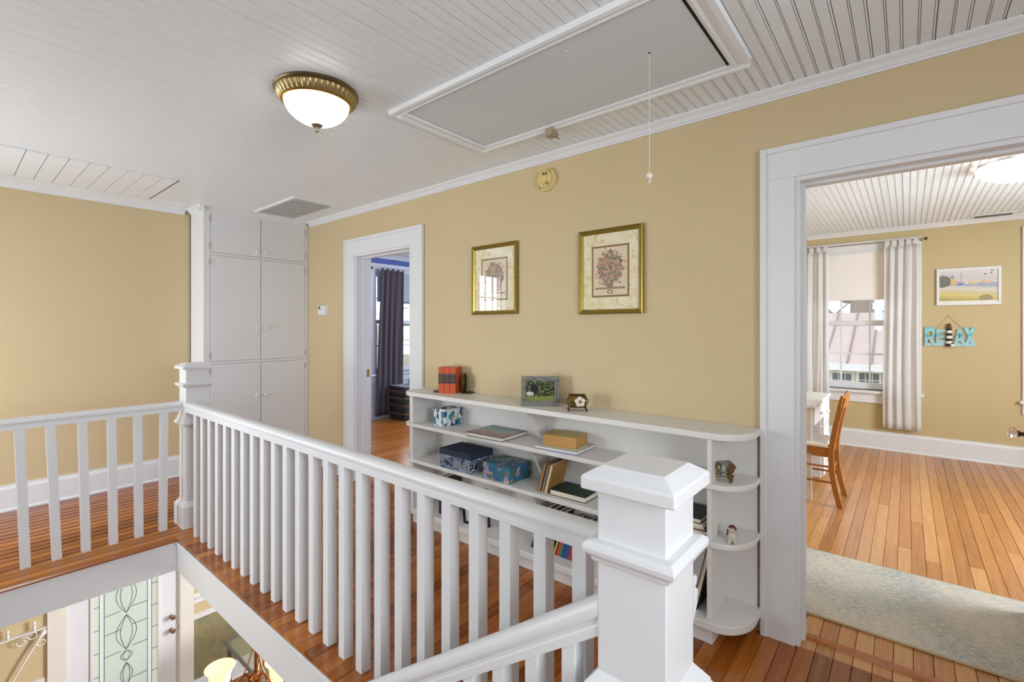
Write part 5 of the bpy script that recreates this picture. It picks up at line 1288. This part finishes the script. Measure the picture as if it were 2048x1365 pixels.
# study door standing open, seen on edge
hx, hy = XB + .010, -.402; a = math.atan2(-.030, .93)
t = sroot('door_2', (hx, hy, .014)); Mx = T((hx, hy, .014)) @ Rz(math.atan2(-.445 + .402, 3.40 - hx))
DWd = .80; ths = .036
def dpart(nm, b_, mt=M['white'], bevel=0, par=t): return MB().box(*b_).xf(Mx).build(nm, mt, par, bevel)
for bb in ((0, .11, -ths, 0, 0, 2.0), (DWd - .11, DWd, -ths, 0, 0, 2.0), (.11, DWd - .11, -ths, 0, 0, .22), (.11, DWd - .11, -ths, 0, .78, .93), (.11, DWd - .11, -ths, 0, 1.88, 2.0)): dpart('door_rail', bb, bevel=.003)
for bb in ((.11, DWd - .11, -ths * .75, -ths * .25, .22, .78), (.11, DWd - .11, -ths * .75, -ths * .25, .93, 1.88)): dpart('door_panel', bb)
dpart('latch_plate', (DWd - .0005, DWd + .0015, -.028, -.008, .78, .98), plain('lock_steel', '8C8A9C', .4, .6))
crys = plain('cut_crystal', 'F4ECEC', .04); crys.node_tree.nodes['Principled BSDF'].inputs['Transmission Weight'].default_value = .85; crys.node_tree.nodes['Principled BSDF'].inputs['IOR'].default_value = 1.5
for s_ in (1, -1):
    y_ = 0 if s_ > 0 else -ths
    MB().lathe((DWd - .055, y_, .862), [(.020, 0), (.020, s_ * .004), (.010, s_ * .006), (.010, s_ * .028), (.016, s_ * .032), (.016, s_ * .036)], 16, 'y').xf(Mx).build('knob_shank', M['bronze'], t, smooth=True)
    MB().lathe((DWd - .055, y_, .862), [(.012, s_ * .036), (.020, s_ * .040), (.028, s_ * .050), (.027, s_ * .062), (.016, s_ * .068), (.002, s_ * .068)], 8, 'y').xf(Mx).build('glass_knob', crys, t)
for z in (.25, 1.0, 1.75): MB().lathe((.0, .004, z), [(.007, -.045), (.007, .045)], 10).xf(Mx).build('hinge', M['hinge'], t)
# study ceiling light
p = on('z', ZS - .03, 2035, 334)
t = thing('ceiling_light', (p.x, p.y, ZS - .14), 'white scalloped glass ceiling light lit in the study', 'ceiling light')
MB().lathe((p.x, p.y, ZS), [(.20, 0), (.20, -.012), (.185, -.02), (.17, -.022)], 40).build('ceiling_pan', M['white'], t, smooth=True)
v = []; f = []; nn = 72
for i in range(9):
    aa = i * PI / 17
    for k in range(nn):
        q = 2 * PI * k / nn; rr = .205 * math.cos(aa) * (1 + .035 * math.cos(8 * q) * (1 - i / 9)); v.append((p.x + rr * math.cos(q), p.y + rr * math.sin(q), ZS - .022 - .105 * math.sin(aa) ** 1.1))
for i in range(8):
    for k in range(nn): f.append((i * nn + k, i * nn + (k + 1) % nn, (i + 1) * nn + (k + 1) % nn, (i + 1) * nn + k))
f.append(tuple(8 * nn + k for k in range(nn)))
MB().add(v, f).build('glass_bowl', emit('lit_white_glass', 'FFFDF8', 2.0), t, smooth=True)
MB().lathe((p.x, p.y, ZS - .125), [(.012, 0), (.014, -.008), (.006, -.014), (.001, -.022)], 12).build('finial', M['white'], t, smooth=True)
# ceiling register
t = thing('ceiling_register', (6.68, -.65, ZS - .006), 'narrow white ceiling register near the study window wall', 'vent')
m = MB().box(6.60, 6.755, -.80, -.50, ZS - .006, ZS - .0); m.build('register_plate', M['ceiling'], t, .002)
for k in range(4): bx('louvre', M['black'], t, 6.62 + .033 * k, 6.636 + .033 * k, -.785, -.515, ZS - .0072, ZS - .0061)

# ================================================================== bedroom
t = thing('roller_shade', (4.66, YB, 1.78), 'pale blue roller shade lowered in the bedroom window', 'window shade')
bx('fabric', paint('pale_blue_shade', 'B4BED0', .85, .05, 200), t, 4.235, 5.085, YB - .012, YB - .010, 1.79, 2.25)
MB().tube([(4.235, YB - .011, 1.787), (5.085, YB - .011, 1.787)], .009, 8).build('hem_bar', plain('shade_hem', '6E7894', .6), t)
t = thing('curtain_rod', (4.6, YB - .07, 2.26), 'white curtain rod above the bedroom window', 'curtain rod')
MB().tube([(4.10, YB - .075, 2.272), (5.3, YB - .075, 2.272)], .009, 8).build('rod', M['white'], t)
MB().sphere((4.09, YB - .075, 2.272), .020, 12, 8).build('finial', M['darkmetal'], t, smooth=True)
MB().tube([(4.215, YB, 2.262), (4.215, YB - .07, 2.262)], .007, 8).build('bracket', M['darkmetal'], t)
t = thing('curtain', (4.5, YB - .08, .13), 'dark grey curtain hanging at the left of bedroom window', 'curtain')
gc = cloth_mat('dark_grey_curtain', '5C5660', .05)
curtain('y', YB - .055, -1, 4.225, 4.70, .05, 2.285, 4, .028, gc, t, seed=5, narrow=.14, skew=.07)
tr_ = plain('trunk_black', '1C1A20', .35); tw = plain('trunk_wood', '5A3624', .45)
t = thing('steamer_trunk', (4.72, 5.94, 0), 'black steamer trunk with wooden slats under the bedroom window', 'trunk')
TX0, TX1, TY0, TY1 = 4.36, 5.15, 5.68, 6.05
bx('trunk_body', tr_, t, TX0, TX1, TY0, TY1, .03, .36, bevel=.004); bx('trunk_lid', tr_, t, TX0 - .005, TX1 + .005, TY0 - .005, TY1 + .005, .365, .50, bevel=.008)
for z in (.08, .20, .31, .41): bx('slat', tw, t, TX0 - .012, TX1 + .012, TY0 - .014, TY0 - .002, z, z + .035, bevel=.003); bx('slat', tw, t, TX0 - .014, TX0 - .002, TY0, TY1, z, z + .035, bevel=.003)
for k in range(4): bx('lid_slat', plain('slat_grey', 'A09CA4', .3) if k == 0 else bpy.data.materials['slat_grey'], t, TX0, TX1, TY0 + .02 + .095 * k, TY0 + .055 + .095 * k, .500, .512, bevel=.002)
for x in (TX0 + .01, TX1 - .05): bx('foot', tr_, t, x, x + .04, TY0 + .02, TY1 - .02, 0, .03)
for x in (TX0 + .12, TX1 - .16): bx('metal_strap', M['bronze'], t, x, x + .03, TY0 - .017, TY0 - .0005, .05, .47)
p = on('y', 5.86, 820, 768)
t = thing('bird_figurine', (p.x, 5.86, .512), 'small pale green bird figurine on the steamer trunk', 'figurine')
bg_ = plain('celadon', 'A8B4A0', .4)
MB().sphere((p.x, 5.86, .547), .032, 14, 10, 1.1).lathe((p.x, 5.86, .512), [(.028, 0), (.030, .006), (.012, .014)], 14).build('body', bg_, t, smooth='all')
MB().sphere((p.x - .012, 5.86, .595), .018, 12, 8).build('head', bg_, t, smooth='all')
MB().lathe((p.x - .028, 5.86, .595), [(.005, 0), (.001, -.014)], 8, 'x').build('beak', M['brass'], t)

# ================================================================== outdoors
m, nt, b = newmat('winter_ground'); g = N(nt); co = g.co(); n1 = g.noise(co, .35, 5); n2 = g.noise(co, 4, 4)
g.l(g.mix(n2.outputs[0], g.ramp(n1.outputs[0], [(.4, lin('9A9082')), (.6, lin('B0A898'))]), lin('8E9274')), b.inputs['Base Color']); b.inputs['Roughness'].default_value = .95
struct(MB().box(-60, 90, -60, 90, -3.6, -3.3).build('ground', m))
# neighbour's building with a metal roof
HXE = 15.0
def P3(px, py, x): return on('x', x, px, py)
ze = P3(1700, 728, HXE).z; zr = P3(1715, 626, HXE + 3.6).z
t = thing('neighbour_house', (17, 2.0, -3.3), 'cream neighbouring house with pinkish metal roof seen through study window', 'building')
hy0, hy1 = -3.5, 7.0
cream = paint('cream_siding', 'EFE6D4', .7, .05, 20); rf = paint('faded_red_metal_roof', 'C4B0A8', .5, .03, 8, .08)
bx('wall', cream, t, HXE + .45, HXE + 6.7, hy0 + .3, hy1 - .3, -3.3, ze - .02)
MB().add([(HXE, hy0, ze), (HXE, hy1, ze), (HXE + 3.6, hy1, zr), (HXE + 3.6, hy0, zr), (HXE, hy0, ze - .05), (HXE, hy1, ze - .05), (HXE + 3.6, hy1, zr - .05), (HXE + 3.6, hy0, zr - .05)], [(0, 3, 2, 1), (4, 5, 6, 7), (0, 1, 5, 4), (1, 2, 6, 5), (2, 3, 7, 6), (3, 0, 4, 7)]).build('roof', rf, t)
MB().add([(HXE + 3.6, hy0, zr), (HXE + 3.6, hy1, zr), (HXE + 7.2, hy1, ze), (HXE + 7.2, hy0, ze), (HXE + 3.6, hy0, zr - .05), (HXE + 3.6, hy1, zr - .05), (HXE + 7.2, hy1, ze - .05), (HXE + 7.2, hy0, ze - .05)], [(0, 3, 2, 1), (4, 5, 6, 7), (0, 1, 5, 4), (1, 2, 6, 5), (2, 3, 7, 6), (3, 0, 4, 7)]).build('roof', rf, t)
y = hy0 + .2; seam = plain('roof_seam', '9A7C74', .5)
sl_ = math.atan2(zr - ze, 3.6)
while y < hy1:
    MB().tube([(HXE, y, ze + .02), (HXE + 3.6, y, zr + .02)], .022, 6).build('roof_seam', seam, t); y += .50
zfa = P3(1700, 742, HXE).z
bx('fascia', plain('white_fascia', 'F2F0EC', .5), t, HXE - .03, HXE, hy0, hy1, zfa, ze)
bx('soffit', plain('white_soffit', 'E4E0D8', .6), t, HXE, HXE + .46, hy0, hy1, zfa - .01, zfa + .01)
gw = plain('far_window_glass', '6A7A82', .1)
for pxc in (1684, 1738, 1790, 1630):
    c = P3(pxc, 757, HXE + .45); wz0, wz1 = P3(pxc, 772, HXE + .45).z - .25, P3(pxc, 746, HXE + .45).z; hw = .22
    wn = bx('window', plain('far_white_trim', 'F4F0E8', .5) if 'far_white_trim' not in bpy.data.materials else bpy.data.materials['far_white_trim'], t, HXE + .41, HXE + .46, c.y - hw - .05, c.y + hw + .05, wz0 - .05, wz1 + .05)
    for i in range(3):
        for j in range(3):
            a, b2 = c.y - hw + 2 * hw * i / 3, c.y - hw + 2 * hw * (i + 1) / 3; e0, e1 = wz0 + (wz1 - wz0) * j / 3, wz0 + (wz1 - wz0) * (j + 1) / 3
            bx('pane', gw, wn, HXE + .400, HXE + .412, a + .012, b2 - .012, e0 + .012, e1 - .012)
vp = P3(1757, 640, HXE + 2.2)
MB().lathe((HXE + 2.2, vp.y, ze + .6), [(.09, 0), (.09, zr + .75 - ze - .6), (.12, zr + .76 - ze - .6), (.12, zr + .82 - ze - .6)], 12).build('vent_pipe', plain('white_pipe', 'EDEDEA', .5), t)
# bare tree behind the roof
bark = paint('grey_bark', 'A09486', .9, .6, 8, .2)
tb = P3(1718, 640, HXE + 9)
t = thing('bare_tree', (tb.x, tb.y, -3.3), 'large bare tree rising behind the pinkish metal roof', 'tree')
MB().tube([(tb.x, tb.y, -3.3), (tb.x, tb.y, 0), (tb.x + .1, tb.y - .1, 3), (tb.x, tb.y - .5, 6), (tb.x + .3, tb.y - .8, 9)], [.46, .40, .36, .28, .15], 12).build('trunk', bark, t, smooth='all')
rb = random.Random(11)
for k in range(16):
    z0_ = 1.4 + .5 * k; a = rb.uniform(0, 2 * PI) if k > 5 else (PI / 2 + (PI if k % 2 else 0) + rb.uniform(-.4, .4)); L = rb.uniform(2.2, 4.2); q = Vector((math.cos(a), math.sin(a), rb.uniform(.02, .5)))
    s0 = Vector((tb.x, tb.y - .05 * k, z0_)); pts = [s0 + q * L * i / 4 + Vector((0, 0, .12 * math.sin(i * 2.1 + k))) for i in range(5)]
    MB().tube(pts, [.17, .13, .09, .06, .03], 7).build('branch', bark, t, smooth='all')
    for i in (1, 2, 3):
        for s_ in (-1, 1):
            e1 = pts[i] + Vector((rb.uniform(-.3, .3), s_ * rb.uniform(.3, .9), rb.uniform(.2, .9))); MB().tube([pts[i], (pts[i] + e1) / 2 + Vector((0, 0, .05)), e1], [.045, .03, .012], 5).build('branch', bark, t, smooth='all')
# evergreens behind the bedroom window
gm2, nt, b = newmat('evergreen_foliage'); g = N(nt); n1 = g.noise(g.co(), 3.5, 4)
g.l(g.ramp(n1.outputs[0], [(.35, lin('4A6A38')), (.55, lin('6E9050')), (.7, lin('94AC70'))]), b.inputs['Base Color']); b.inputs['Roughness'].default_value = .8
def conifer(x, y, h_, r_, label, seed):
    rn = random.Random(seed); zg = -3.3 + (y - 12) / 22 * 4.2 - .1; t = thing('evergreen_tree', (x, y, zg), label, 'tree', 'evergreens outside the bedroom window')
    MB().tube([(x, y, zg), (x, y, zg + h_ * .9)], [.14, .03], 8).build('trunk', bark, t)
    v = []; f = []
    for k in range(2600):
        s_ = rn.random() ** .8; a = rn.uniform(0, 2 * PI); rr = r_ * (1 - s_) ** .75 * rn.uniform(.55, 1.05) * (1 + .12 * math.sin(5 * a + 9 * s_)); z = zg + .1 + h_ * s_
        c_ = Vector((x + rr * math.cos(a), y + rr * math.sin(a), z)); u_ = Vector((rn.uniform(-1, 1), rn.uniform(-1, 1), rn.uniform(.2, 1.2))).normalized() * rn.uniform(.10, .2); w__ = u_.cross(Vector((rn.uniform(-1, 1), rn.uniform(-1, 1), rn.uniform(-1, 1)))).normalized() * .06
        n = len(v); v += [c_ - w__, c_ + w__, c_ + u_]; f.append((n, n + 1, n + 2))
    o = MB().add(v, f).build('foliage', gm2, t)
    MB().lathe((x, y, zg + .05), [(r_ * .62, 0), (r_ * .6, h_ * .3), (r_ * .35, h_ * .65), (.02, h_ * .95)], 12).build('inner_mass', gm2, t)
def Q3(px, y): return on('y', y, px, 656).x
for k, (px_, y, h_, r_, lab) in enumerate(((791, 30, 6.5, .75, 'evergreen tree just right of the grey curtain outside bedroom window'), (823, 31, 7.0, .9, 'evergreen tree at the right edge of the bedroom window view'), (806, 33.0, 3.6, .7, 'short evergreen tree between the two taller ones outside bedroom window'))):
    conifer(Q3(px_, y), y, h_, r_, lab, 20 + k)
xh = Q3(809, 40)
t = thing('bare_tree', (xh, 40, .9), 'pale leafless tree between the evergreens outside bedroom window', 'tree')
MB().tube([(xh, 40, .9), (xh, 40, 5.0), (xh + .2, 40, 11)], [.25, .2, .08], 8).build('trunk', bark, t)
m = MB()
for k in range(160):
    a = rb.uniform(0, 2 * PI); z0_ = rb.uniform(2.5, 9); L = rb.uniform(1.5, 4); m.tube([(xh, 40, z0_), (xh + L * .5 * math.cos(a), 40 + L * .5 * math.sin(a), z0_ + L * .4), (xh + L * math.cos(a), 40 + L * math.sin(a), z0_ + L)], [.05, .03, .012], 5)
m.build('branches', bark, t)
# slope beyond the evergreens
struct(MB().add([(-40, 12, -3.3), (90, 12, -3.3), (90, 34, .9), (-40, 34, .9), (90, 80, 2.0), (-40, 80, 2.0)], [(0, 1, 2, 3), (3, 2, 4, 5)]).build('ground_slope', bpy.data.materials['winter_ground']))
